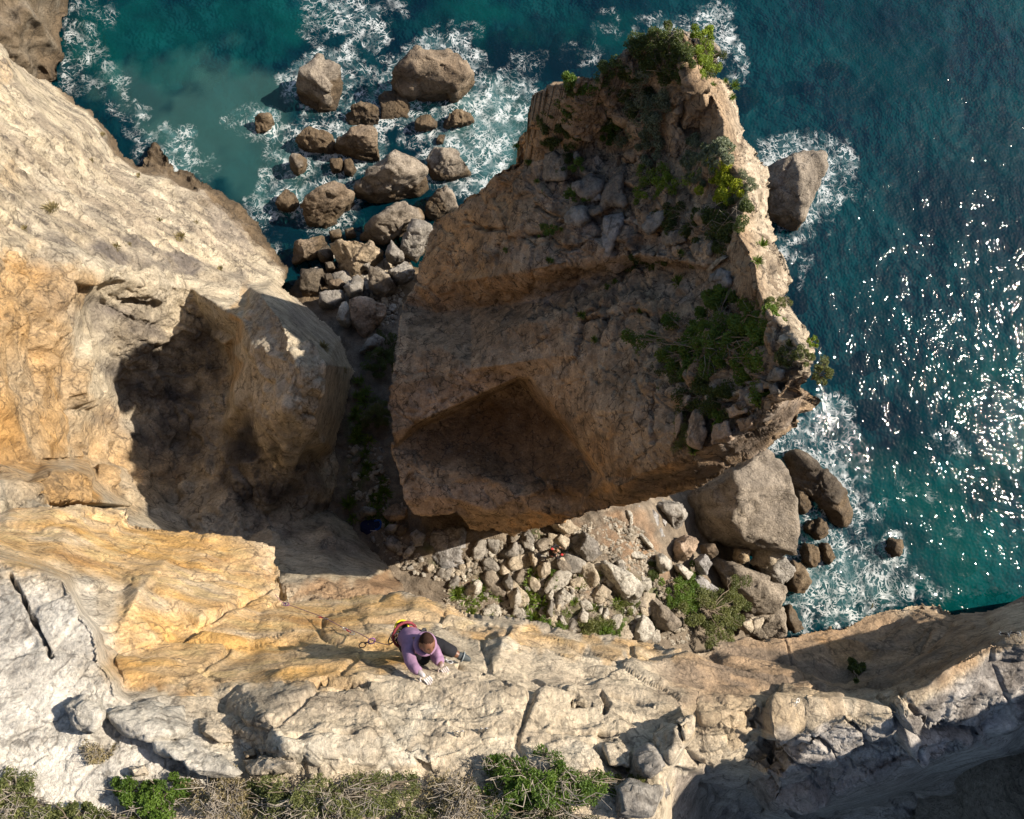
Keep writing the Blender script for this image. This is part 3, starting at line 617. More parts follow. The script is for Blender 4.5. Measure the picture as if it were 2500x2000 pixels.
# ---------------- near cliff
NP = [(-80, 1262, 16.2), (0, 1251, 16.8), (44, 1237, 17.2), (213, 1230, 18), (320, 1242, 18.6), (325, 1276, 18.3), (417, 1293, 18.2), (510, 1300, 18), (649, 1325, 17.6), (672, 1337, 17.6), (682, 1381, 17.4), (684, 1464, 15.5),
 (-80, 1345, 11), (0, 1350, 11.5), (110, 1380, 12), (180, 1405, 12.2), (300, 1400, 13.6), (340, 1440, 12), (355, 1458, 12), (470, 1405, 14.8), (530, 1420, 14.8), (600, 1400, 15.8), (640, 1392, 16.4), (0, 1300, 14), (250, 1320, 15.6), (430, 1345, 16.4),
 (270, 1625, 9.9), (285, 1600, 10.4), (345, 1600, 10.6), (400, 1570, 11.3), (480, 1550, 11.9), (560, 1520, 12.8), (640, 1495, 14), (240, 1520, 10.6), (300, 1520, 10.8), (340, 1520, 11.2), (450, 1480, 12.6), (495, 1510, 12.4), (500, 1470, 13.4), (560, 1460, 14.2),
 # white slab at the left and the step down from it to the wall
 (-80, 1372, 9.2), (0, 1362, 9.2), (93, 1387, 9.0), (156, 1411, 8.7), (190, 1487, 8.0), (230, 1538, 7.7), (246, 1608, 7.2), (278, 1664, 6.9), (283, 1690, 6.7),
 (166, 1407, 11.8), (203, 1484, 11), (243, 1534, 10.6), (260, 1604, 9.8), (292, 1660, 9), (300, 1688, 8.7),
 (-80, 1700, 6.3), (0, 1600, 7.2), (100, 1600, 7.1), (60, 1480, 8.1), (100, 1750, 6.2), (0, 1850, 5.5), (150, 1900, 5.3), (-80, 2090, 4.5), (200, 2090, 4.5),
 (400, 1700, 8.3), (470, 1740, 7.6), (560, 1750, 7.3), (350, 1740, 6.6), (450, 1800, 6.2), (530, 1850, 5.9), (600, 1900, 5.4), (400, 1880, 5.4), (500, 1960, 5.0), (620, 1830, 6.3), (570, 1790, 6.7),
 # the wall the climber is on
 (700, 1465, 16.8), (780, 1468, 16.6), (850, 1462, 16.6), (905, 1450, 16.4), (978, 1442, 16.2), (1020, 1455, 15.0), (1090, 1475, 14.2), (1164, 1493, 13.8), (1290, 1505, 13.4), (1414, 1544, 12.6), (1500, 1550, 12.8), (1600, 1565, 12.6), (1669, 1585, 12.2),
 (620, 1560, 12), (760, 1560, 11.8), (700, 1620, 10.1), (500, 1620, 10.2), (400, 1650, 9.2), (600, 1680, 8.6), (760, 1680, 8.3), (650, 1750, 7.0), (800, 1760, 6.7), (900, 1500, 13.8), (900, 1560, 11.5), (880, 1640, 8.9), (1000, 1560, 11.2), (1000, 1620, 9.3), (950, 1700, 7.6), (1030, 1640, 8.8), (1050, 1664, 8.45), (1110, 1640, 8.75),
 (1080, 1520, 12.4), (1200, 1530, 12.0), (1190, 1575, 10.6), (1230, 1560, 10.5), (1130, 1605, 9.7), (1200, 1640, 8.8), (1150, 1720, 7.2), (1300, 1560, 11.2), (1350, 1620, 9.4), (1300, 1700, 7.5), (1420, 1590, 10.8), (1500, 1620, 9.8), (1450, 1700, 7.7), (1550, 1650, 9.2), (1600, 1620, 10.6), (1640, 1660, 9.6), (1600, 1700, 8.2), (1660, 1720, 8.2), (1560, 1760, 6.8), (1640, 1745, 7.2), (1675, 1752, 7.2),
 (700, 1830, 5.8), (850, 1840, 5.6), (1000, 1830, 5.7), (1150, 1825, 5.8), (1300, 1800, 6.0), (1450, 1800, 6.0), (700, 1880, 5.3), (900, 1880, 5.3), (1050, 1850, 5.45), (1060, 1895, 5.6), (1250, 1840, 5.6), (1250, 1880, 5.4), (1400, 1860, 5.5), (1200, 1940, 5.4), (1000, 1960, 5.2), (750, 1960, 4.9), (700, 2090, 4.5), (1000, 2090, 4.7), (1300, 2090, 4.7), (1350, 1950, 5.3), (1500, 1840, 5.7), (1480, 1930, 5.6), (1560, 1930, 5.9), (1600, 1860, 6.0), (1620, 1905, 6.1), (1600, 1800, 6.1), (1670, 1780, 6.4), (1684, 1795, 6.6), (1637, 1869, 6.2), (1500, 2090, 5.1), (1625, 1935, 6.0), (1625, 2000, 5.8), (1620, 2090, 5.5), (1540, 1990, 5.5),
 # step right of it, the fin
 (1694, 1752, 9.4), (1700, 1770, 9.6), (1697, 1800, 9.8), (1650, 1875, 9.8), (1634, 1912, 10), (1640, 1945, 10.5), (1642, 2000, 11), (1642, 2090, 11),
 (1676, 1587, 12.1), (1740, 1572, 13), (1825, 1556, 13.8), (1900, 1556, 14), (2052, 1522, 14.6), (2196, 1480, 15), (2251, 1466, 15.2), (2300, 1470, 15.2), (2335, 1495, 14.4), (2404, 1494, 14), (2500, 1468, 13.8), (2600, 1452, 13.6),
 (1760, 1640, 11.4), (1900, 1620, 12.4), (2000, 1600, 13.2), (2030, 1560, 14), (1880, 1680, 11.2), (2050, 1650, 12.8), (2070, 1690, 11.6), (2150, 1560, 13.8), (2200, 1640, 11.8), (2300, 1560, 12.6), (2400, 1540, 11.6), (1700, 1690, 10.2),
 (1720, 1755, 9.3), (1850, 1722, 9.9), (1960, 1735, 9.9), (2050, 1722, 10), (2170, 1730, 9.7), (2260, 1685, 9.5), (2330, 1622, 9.5), (2420, 1572, 9.4), (2500, 1545, 9.2), (2600, 1510, 9),
 (1800, 1790, 9.7), (1740, 1850, 10.4), (1870, 1790, 10.0), (1876, 1810, 11.6), (1720, 1880, 10.6), (1830, 1870, 11.4), (1730, 1910, 13), (1830, 1890, 13.5), (1900, 1900, 11), (2000, 1800, 10.3), (2000, 1900, 11), (2130, 1800, 10.4), (2120, 1900, 11.1), (2150, 1920, 11.3), (2010, 1965, 12), (2300, 1750, 10.3), (2280, 1860, 11), (2420, 1700, 10.1), (2400, 1830, 10.9), (2500, 1650, 9.9), (2600, 1600, 9.8), (2500, 1750, 10.6), (2600, 1800, 12),
 (2420, 1860, 17), (2290, 1905, 18), (2160, 1950, 19), (2010, 1990, 20), (1900, 1960, 12.4), (1850, 2000, 18), (1740, 1960, 15), (1740, 2090, 17), (2000, 2090, 24), (2300, 2000, 23), (2300, 2090, 26), (2500, 1850, 17), (2500, 1950, 20), (2600, 2090, 26), (2600, 1900, 18)]
NPOLY = [(-80, 1262), (0, 1251), (44, 1237), (213, 1230), (320, 1242), (325, 1276), (417, 1293), (510, 1300), (649, 1325), (672, 1337), (682, 1381), (686, 1464), (700, 1465), (780, 1468), (850, 1462), (905, 1450), (978, 1442), (1020, 1455), (1090, 1475), (1164, 1493), (1290, 1505), (1414, 1544), (1500, 1550), (1600, 1565), (1669, 1585), (1676, 1587), (1740, 1572), (1825, 1556), (1900, 1556), (2052, 1522), (2196, 1480), (2251, 1466), (2300, 1470), (2335, 1495), (2404, 1494), (2500, 1468), (2600, 1452), (2600, 2090), (-80, 2090)]
NBR = [[(-80, 1372), (0, 1362), (93, 1387), (156, 1411), (190, 1487), (230, 1538), (246, 1608), (278, 1664), (283, 1690)],
       [(-80, 1345), (0, 1350), (110, 1380), (166, 1407), (203, 1484), (243, 1534), (260, 1604), (292, 1660), (300, 1688)],
       [(300, 1400), (340, 1440), (355, 1458), (470, 1405), (530, 1420), (600, 1400), (640, 1392), (682, 1381)],
       [(270, 1625), (345, 1600), (400, 1570), (480, 1550), (560, 1520), (640, 1495), (684, 1464)],
       [(1675, 1752), (1684, 1795), (1637, 1869), (1620, 1905), (1625, 1935), (1625, 2000), (1620, 2090)],
       [(1694, 1752), (1700, 1770), (1697, 1800), (1650, 1875), (1634, 1912), (1640, 1945), (1642, 2000), (1642, 2090)],
       [(1694, 1752), (1720, 1755), (1850, 1722), (1960, 1735), (2050, 1722), (2170, 1730), (2260, 1685), (2330, 1622), (2420, 1572), (2500, 1545), (2600, 1510)],
       [(1900, 1900), (2000, 1900), (2010, 1965), (2150, 1920), (2280, 1860), (2400, 1830), (2500, 1750)],
       [(1850, 2000), (1900, 1960), (2010, 1990), (2160, 1950), (2290, 1905), (2420, 1860), (2500, 1850)]]
NP = [(a, b, 8.5+(d-8.5)*(.34 if d < 8.5 else .62)+(.0010*(a-1040) if 640 < a < 1665 and 1440 < b < 1850 else 0)) for a, b, d in NP]
def near_masks(px, py):
    white = splat(px, py, [(60, 1560, 240, 160, 0, 1), (100, 1750, 260, 160, 0, 1), (400, 1830, 230, 110, 30, 1), (150, 1900, 260, 120, 0, 1), (200, 1480, 50, 80, 0, .6)], jitter=5, s=23)
    return white
def near_disp(P, px, py):
    white = near_masks(px, py); fin = sm(px, 1690, 1740)*sm(py, 1690, 1760)
    d_ = CAMZ-P[:, 2]; k = np.clip(d_/9.0, .5, 1.7)
    wp = P+.25*np.stack([fbm(P*.8, 3, 101), fbm(P*.8+9, 3, 102), fbm(P*.8+23, 3, 103)], -1)
    b1, c1 = blocky(wp*np.array([.75, .9, .75]), 105, f=.9); b2, c2 = blocky(wp*np.array([2.0, 2.6, 2.6]), 107, f=2.6)
    wall = sm(px, 640, 700)
    a = (.085*b1*att(.9)+.045*b2*att(2.6)-.05*(1-sm(c1, 0, .05))*att(2))*k
    st = ridged(P*np.array([.55, 1, 1.8]), 4, 109)-.6
    a += .12*st*k*wall*att(4)
    a *= (1-.45*white*(1-wall))
    a += fin*(.22*b1-.10*(1-sm(c1, 0, .07))*att(2))
    # smooth buttress faces at the left
    but = splat(px, py, [(380, 1380, 330, 130, 0, 1.)], jitter=2, s=1)*(1-white)
    a *= (1-.55*but)
    calm = 1-.88*splat(px, py, [(1045, 1610, 130, 85, 0, 1.)], jitter=4, s=2)
    return (a*att(.9)+.05*fbm(P*2, 3, 111)*att(8))*calm
def near_fine(P, px, py):
    white = near_masks(px, py); d_ = CAMZ-P[:, 2]; k = np.clip(d_/9.0, .5, 1.6)
    b3, c3 = blocky(P*8.5+.9*fbm(P*3, 3, 8)[:, None], 121, f=8.5)
    b4, c4 = blocky(P*np.array([7, 9, 9.]), 123, f=9)
    fin = sm(px, 1690, 1740)*sm(py, 1690, 1760); b5, c5 = blocky(P*2.4+.3*fbm(P*2, 2, 8)[:, None], 127, f=2.4)
    out = white*(.016*b3-.022*(1-sm(c3, 0, .10))*(.4+.6*sm(fbm(P*1.5, 2, 66), -.1, .2)))*att(9)+(1-white)*(.03*b4-.02*(1-sm(c4, 0, .1)))*k*att(9) + fin*(.06*b5-.06*(1-sm(c5, 0, .07)))*att(2.4)
    # the long crack in the white slab
    for (xa, ya, xb, yb) in ((25, 1405, 62, 1470), (62, 1470, 92, 1540), (92, 1540, 125, 1600)):
        t = np.clip(((px-xa)*(xb-xa)+(py-ya)*(yb-ya))/((xb-xa)**2+(yb-ya)**2), 0, 1)
        dist = np.hypot(px-(xa+t*(xb-xa)), py-(ya+t*(yb-ya)))+2*fbm(P*4, 2, 5)
        out -= .30*(1-sm(dist, 2.5, 7))
    cracks = [((1290, 1640), (1340, 1660), (1420, 1690), (1400, 1720), (1480, 1722)), ((1470, 1675), (1490, 1700), (1475, 1740)), ((1340, 1790), (1420, 1782), (1500, 1795)), ((1500, 1680), (1590, 1710)), ((1120, 1625), (1180, 1650), (1220, 1660), (1240, 1690)), ((700, 1800), (760, 1790), (860, 1800)), ((1835, 1740), (1875, 1800), (1880, 1850)), ((2060, 1745), (2110, 1790), (2120, 1830)), ((1980, 1790), (2060, 1860)), ((2200, 1700), (2260, 1760), (2240, 1830)), ((2250, 1760), (2380, 1800)), ((700, 1665), (800, 1652), (900, 1658))]
    for ln in cracks:
        for (xa, ya), (xb, yb) in zip(ln[:-1], ln[1:]):
            t = np.clip(((px-xa)*(xb-xa)+(py-ya)*(yb-ya))/((xb-xa)**2+(yb-ya)**2), 0, 1)
            dist = np.hypot(px-(xa+t*(xb-xa)), (py-(ya+t*(yb-ya)))*1.3)+3*fbm(P*5, 2, 5)
            out -= .20*(1-sm(dist, 2, 9))
    return out*att(5)
def near_col(P, px, py, n):
    nz = fbm(P*.9, 5, 131); nz2 = fbm(P*np.array([1.0, 2.5, 2.5]), 5, 133); nz3 = fbm(P*np.array([2.5, 5, 5]), 4, 137)
    c = np.tile(np.array((.60, .51, .38)), (len(P), 1))
    c = mixc(c, (.48, .40, .30), .4+1.2*nz2)
    org = splat(px, py, [(300, 1330, 420, 110, 5, 1.), (480, 1480, 260, 130, -20, .9), (620, 1580, 420, 110, 0, 1.), (850, 1500, 330, 60, 0, .9), (450, 1640, 230, 60, 0, .9), (1250, 1550, 220, 40, 8, .55), (780, 1620, 160, 60, 0, .6), (960, 1590, 90, 50, 0, .9), (1550, 1590, 200, 30, 5, .6)], s=25)
    c = mixc(c, (.66, .395, .140), org*(.72+.8*nz2)); c = mixc(c, (.68, .50, .25), org*sm(nz3, .05, .5)*.8)
    c = mixc(c, (.42, .22, .08), org*sm(nz, .15, .5)*.6)
    fin = splat(px, py, [(2050, 1600, 480, 140, -8, 1.), (1800, 1660, 180, 110, 0, .9)], s=27)
    c = mixc(c, (.36, .245, .15), fin*.92); c = mixc(c, (.19, .15, .115), fin*sm(nz2, -.05, .35)*.75); c = mixc(c, (.46, .27, .12), fin*sm(nz, .1, .4)*.6)
    pale2 = splat(px, py, [(1800, 1760, 220, 70, 0, .8), (1900, 1710, 240, 26, -3, .8)], s=28); c = mixc(c, (.46, .36, .24), pale2)
    blue = sm(py-(1750-np.clip(px-2150, 0, 400)*.55), 0, 30)*sm(px, 1860, 1900)
    c = mixc(c, (.46, .43, .40), blue); c = mixc(c, (.16, .14, .125), blue*sm(fbm(P*1.6, 4, 139), .0, .4)*.8)
    corner = sm(px, 1640, 1660)*sm(py, 1870, 1900); c = mixc(c, (.32, .28, .25), corner*.8)
    white = near_masks(px, py)
    c = mixc(c, WHITE, white*.92); gr = splat(px, py, [(40, 1500, 60, 80, 20, .9), (150, 1560, 70, 60, 0, .55), (60, 1640, 80, 60, 0, .7), (190, 1590, 40, 40, 0, .6), (210, 1560, 40, 30, 0, .5)], s=29)
    c = mixc(c, (.25, .225, .195), gr*white*(.45+nz3))
    dk = splat(px, py, [(820, 1700, 240, 45, 0, .55), (1150, 1690, 260, 40, 5, .35), (1350, 1770, 200, 40, 0, .4), (700, 1760, 150, 30, 0, .3), (130, 1420, 90, 25, 20, .5)], s=30)
    c = mixc(c, (.25, .20, .145), dk*(.4+1.1*nz3)*(1-white))
    c = mixc(c, (.62, .57, .47), splat(px, py, [(1000, 1740, 90, 60, -30, .7), (800, 1840, 400, 40, 0, .8), (1230, 1570, 60, 40, 20, .6), (1600, 1850, 110, 60, 0, .5), (1330, 1850, 200, 40, 0, .5)], s=33)*(.7+nz3))
    return c
o = surface('near_cliff', NP, NBR, NPOLY, 3.0, [near_disp, near_fine], near_col, M_NEAR, rough_px=5, smooth_it=2, skirt_in=60, skirt_rows=9, vert=0.0, lamr=(.06, .20))
tag(o, 'sunlit orange and cream limestone wall dropping from the near cliff edge', kind='structure')

# ---------------- unseen rock mass added past the right frame edge to shade the fin
v, f = (lambda b: (np.array([q.co[:] for q in b.verts]), np.array([[w_.index for w_ in q.verts] for q in b.faces])))((lambda b: (bmesh.ops.create_icosphere(b, subdivisions=5, radius=1.0), b)[1])(bmesh.new()))
q = np.sign(v)*np.abs(v)**.55; q = q*np.array([3.2, 5.4, 8.5]); q = q+v*(.5*fbm(v*2.2, 4, 5)+.35*blocky(v*3, 6)[0])[:, None]
CEN = np.array([12.9, -5.9, 37.4])
o = link('shade_rock_mass', mesh_np('shade_rock_mass', q, f, True, mixc(np.tile(np.array((.42, .37, .31)), (len(q), 1)), (.24, .2, .17), .5+fbm(q*.5, 4, 3))), M_CLIFF); o.location = CEN
tag(o, 'unseen grey rock mass added at the right to shade the near cliff', kind='structure')

# ================================================================== THE ROCK PILLAR
PP = [(1302, 232, 21.8), (1350, 205, 20.8), (1415, 183, 20.0), (1455, 200, 20.0), (1480, 165, 19.4), (1530, 120, 18.8), (1575, 90, 18.4), (1612, 80, 18.2), (1680, 85, 17.8), (1725, 145, 20.8), (1735, 180, 20.8), (1775, 190, 21.5), (1792, 215, 21.5), (1800, 250, 21.4), (1805, 305, 20.83), (1820, 330, 20.47), (1850, 370, 20.4), (1878, 415, 20.1), (1880, 460, 19.8), (1874, 520, 19.2), (1890, 570, 19.0), (1915, 610, 18.8), (1933, 665, 18.4), (1932, 700, 17.8), (1915, 740, 16.8), (1935, 755, 16.6), (1960, 790, 16.2), (1985, 825, 15.2), (1990, 860, 14.8), (1975, 895, 14.8), (1950, 935, 14.6), (1965, 950, 17.0), (2005, 975, 18.0), (1985, 1000, 18.5), (1950, 1012, 18.0), (1950, 1040, 18.5), (1915, 1065, 18.5), (1890, 1085, 18.5), (1840, 1115, 18.8), (1755, 1163, 19.5), (1700, 1192, 20.5), (1605, 1218, 22.0), (1500, 1240, 24.0), (1400, 1266, 26.5), (1290, 1302, 29.5), (1250, 1310, 30.0), (1200, 1292, 30.0), (1150, 1296, 30.5), (1130, 1275, 30.0), (1110, 1258, 29.2), (1060, 1262, 29.6), (1005, 1258, 30.0), (985, 1220, 29.8), (972, 1150, 29.8), (955, 1100, 30.0), (952, 1020, 29.8), (947, 940, 29.6), (960, 870, 30.0), (972, 810, 31.0), (985, 740, 32.0), (1010, 700, 31.6), (1020, 650, 31.4), (1040, 580, 31.2), (1060, 540, 31.0), (1117, 510, 29.44), (1182, 454, 27.66), (1254, 390, 25.86), (1264, 350, 25.21), (1273, 325, 24.82), (1290, 312, 23.23), (1299, 243, 22.2),
 # right, sun-facing strip: inner ridge line
 (1640, 110, 18.0), (1690, 190, 18.0), (1740, 230, 18.9), (1770, 300, 18.57), (1700, 330, 20.27), (1640, 300, 20.07), (1760, 400, 17.9), (1810, 420, 17.57), (1830, 480, 17.2), (1800, 560, 16.8), (1830, 620, 16.1), (1845, 650, 15.5), (1850, 700, 15.2), (1830, 760, 16.2), (1880, 770, 14.6), (1930, 800, 14.0), (1955, 850, 13.4), (1960, 880, 13.2),
 # summit knob and gully
 (1340, 250, 21.8), (1420, 240, 20.8), (1500, 200, 20.0), (1560, 170, 19.2), (1480, 260, 21.4), (1560, 250, 20.6), (1600, 200, 19.4), (1400, 300, 22.07), (1330, 320, 22.93), (1320, 390, 24.47), (1420, 370, 23.2), (1500, 330, 22.67), (1560, 320, 20.93), (1580, 380, 21.73), (1650, 400, 20.6), (1700, 460, 19.4), (1620, 470, 20.8), (1540, 420, 21.87),
 # big slabs of the upper half
 (1330, 450, 24.2), (1230, 470, 26.88), (1290, 520, 25.16), (1380, 420, 23.47), (1390, 480, 23.4), (1460, 410, 22.73), (1530, 400, 22.2), (1530, 500, 21.8), (1470, 520, 22.6), (1400, 560, 23.2), (1240, 560, 26.56), (1230, 585, 26.88), (1120, 580, 29.6), (1150, 650, 29.04), (1100, 690, 30.24), (1200, 640, 27.44), (1209, 674, 27.13), (1327, 653, 24.4), (1465, 631, 22.8), (1467, 560, 22.6), (1560, 560, 21.4), (1640, 580, 20.0), (1700, 560, 19.0), (1760, 560, 18.0), (1560, 625, 21.4), (1673, 640, 19.4), (1760, 650, 17.8),
 # foot of the ledge
 (1065, 765, 31.7), (1150, 752, 30.61), (1231, 744, 28.87), (1343, 723, 26.4), (1433, 678, 24.8), (1567, 646, 22.8), (1675, 662, 20.6),
 # the lower slab
 (1080, 850, 28.96), (1230, 800, 27.12), (1350, 780, 24.6), (1480, 740, 22.8), (1600, 720, 20.8), (1700, 740, 18.8), (1780, 720, 17.3), (1500, 850, 21.8), (1650, 850, 18.8), (1780, 850, 16.6), (1880, 880, 14.4), (1400, 870, 23.6), (1600, 980, 18.9), (1720, 980, 17.0), (1800, 960, 16.0), (1880, 950, 14.5), (1520, 1000, 20.4), (1600, 1080, 18.8),
 (1972, 897, 13.3), (1900, 980, 14.2), (1807, 1060, 16.0), (1700, 1108, 17.4), (1561, 1161, 20.0), (1510, 1188, 21.2),
 # pale band over the hollow and the hollow itself
 (947, 938, 29.6), (1050, 925, 29.0), (1150, 902, 27.6), (1273, 884, 25.86), (1330, 872, 25.0), (1398, 880, 23.8), (953, 1062, 29.6), (1010, 1035, 29.4), (1100, 995, 28.6), (1190, 955, 27.8), (1268, 921, 26.8),
 (1030, 1045, 30.6), (1110, 1008, 30.4), (1195, 968, 30.0), (1266, 934, 29.4), (1330, 1010, 28.4), (1400, 1080, 27.2), (1455, 1150, 26.0), (1290, 1060, 29.0), (1180, 1080, 29.8), (1280, 1160, 28.6), (1380, 1180, 27.0), (1000, 1130, 29.8), (1177, 1161, 28.6), (1270, 1212, 27.6), (1430, 1215, 25.2),
 (1300, 925, 26.2), (1380, 1030, 24.6), (1440, 1110, 23.6), (1476, 1168, 22.8), (1420, 920, 23.2), (1437, 1000, 22.4), (1480, 1080, 21.8), (1530, 1165, 21.0),
 (1100, 1215, 28.8), (1200, 1245, 28.4), (1300, 1248, 27.6), (1160, 1268, 29.4), (1240, 1265, 28.6)]
PPOLY = [q[:2] for q in PP[:[q[:2] for q in PP].index((1299, 243))+1]]
PBR = [[(1209, 674), (1327, 653), (1465, 631), (1560, 625), (1673, 640), (1760, 650)], [(1065, 765), (1150, 752), (1231, 744), (1343, 723), (1433, 678), (1567, 646), (1675, 662)], [(1100, 690), (1209, 674)],
 [(1972, 897), (1900, 980), (1807, 1060), (1700, 1108), (1561, 1161), (1510, 1188)], [(953, 1062), (1010, 1035), (1100, 995), (1190, 955), (1268, 921), (1300, 925), (1380, 1030), (1440, 1110), (1476, 1168)],
 [(1030, 1045), (1110, 1008), (1195, 968), (1266, 934), (1330, 1010), (1400, 1080), (1455, 1150)], [(947, 938), (1050, 925), (1150, 902), (1273, 884), (1330, 872), (1398, 880), (1420, 920), (1437, 1000), (1480, 1080), (1530, 1165)],
 [(1640, 110), (1690, 190), (1740, 230), (1770, 300)], [(1760, 400), (1810, 420), (1830, 480), (1800, 560), (1830, 620), (1845, 650), (1850, 700)], [(1880, 770), (1930, 800), (1955, 850), (1960, 880), (1972, 897)],
 [(1340, 250), (1420, 240), (1500, 200), (1560, 170), (1640, 110)]]
CRK = [((1237, 585), (1300, 575), (1370, 545), (1410, 525)), ((1330, 440), (1380, 435), (1400, 425)), ((1470, 520), (1520, 515), (1530, 500)), ((1440, 420), (1500, 405), (1540, 395)), ((1215, 600), (1210, 640)), ((1280, 405), (1235, 470)), ((1660, 590), (1700, 640)), ((1400, 880), (1420, 780), (1560, 760), (1640, 790)), ((1600, 900), (1580, 1000), (1590, 1080)), ((1300, 780), (1340, 740), (1420, 770), (1500, 730)), ((1680, 950), (1660, 1040), (1640, 1090)), ((1740, 960), (1720, 1060)), ((1800, 930), (1860, 960), (1900, 950)), ((1780, 980), (1830, 1010), (1860, 1000)), ((1140, 540), (1180, 560), (1240, 560))]
def pil_top(px, py):
    return splat(px, py, [(1450, 450, 260, 250, 0, 1), (1600, 560, 220, 130, 0, 1.), (1560, 200, 260, 160, 0, 1), (1760, 900, 230, 190, 0, 1), (1800, 1000, 130, 90, 0, 1.), (1560, 740, 200, 90, 0, .8)], jitter=10, s=41)
def pil_disp(P, px, py):
    P = P*1.5
    t = pil_top(px, py); wp = P+.5*np.stack([fbm(P*.45, 3, 201), fbm(P*.45+9, 3, 202), fbm(P*.45+23, 3, 203)], -1)
    b1, c1 = blocky(wp*.48, 205, f=.72); b2, c2 = blocky(wp*1.15, 207, f=1.7)
    strip = sm(px-(1760+(py-300)*.20), 0, 60)*(1-sm(py, 860, 940))
    smo = splat(px, py, [(1250, 1060, 260, 130, -10, 1.), (1120, 850, 220, 120, 0, .6), (1120, 1220, 200, 60, 5, .6)], jitter=8, s=43)
    d = (.15+.36*t)*b1+(.12+.18*t)*b2-(.10+.26*t)*(1-sm(c1, 0, .07))-(.04+.10*t)*(1-sm(c2, 0, .08))
    d *= (1-.7*smo); d += strip*.55*(ridged(P*np.array([.7, .7, .7]), 4, 209)-.62)
    jn = ridged(P*np.array([.55, .55, .8]), 3, 67); d = d-.30*sm(jn, .89, .96)*(1-.8*smo)
    return .68*d*att(1.7)+.07*fbm(P*1.3, 4, 211)*(1-.5*smo)*att(9)
def pil_fine(P, px, py):
    P = P*1.5
    t = pil_top(px, py); b3, c3 = blocky(P*2.7+.3*fbm(P*2, 2, 8)[:, None], 221, f=4)
    d = ((.05+.09*t)*b3-(.04+.08*t)*(1-sm(c3, 0, .08)))*.7*att(4)+.02*(ridged(P*3.0, 3, 223)-.6)*att(9)
    for ln in CRK:
        for (xa, ya), (xb, yb) in zip(ln[:-1], ln[1:]):
            tt = np.clip(((px-xa)*(xb-xa)+(py-ya)*(yb-ya))/((xb-xa)**2+(yb-ya)**2), 0, 1)
            dist = np.hypot(px-(xa+tt*(xb-xa)), py-(ya+tt*(yb-ya)))+4*fbm(P*2.2, 2, 5)
            d = d-.28*(1-sm(dist, 1.5, 7))*att(3)
    return d
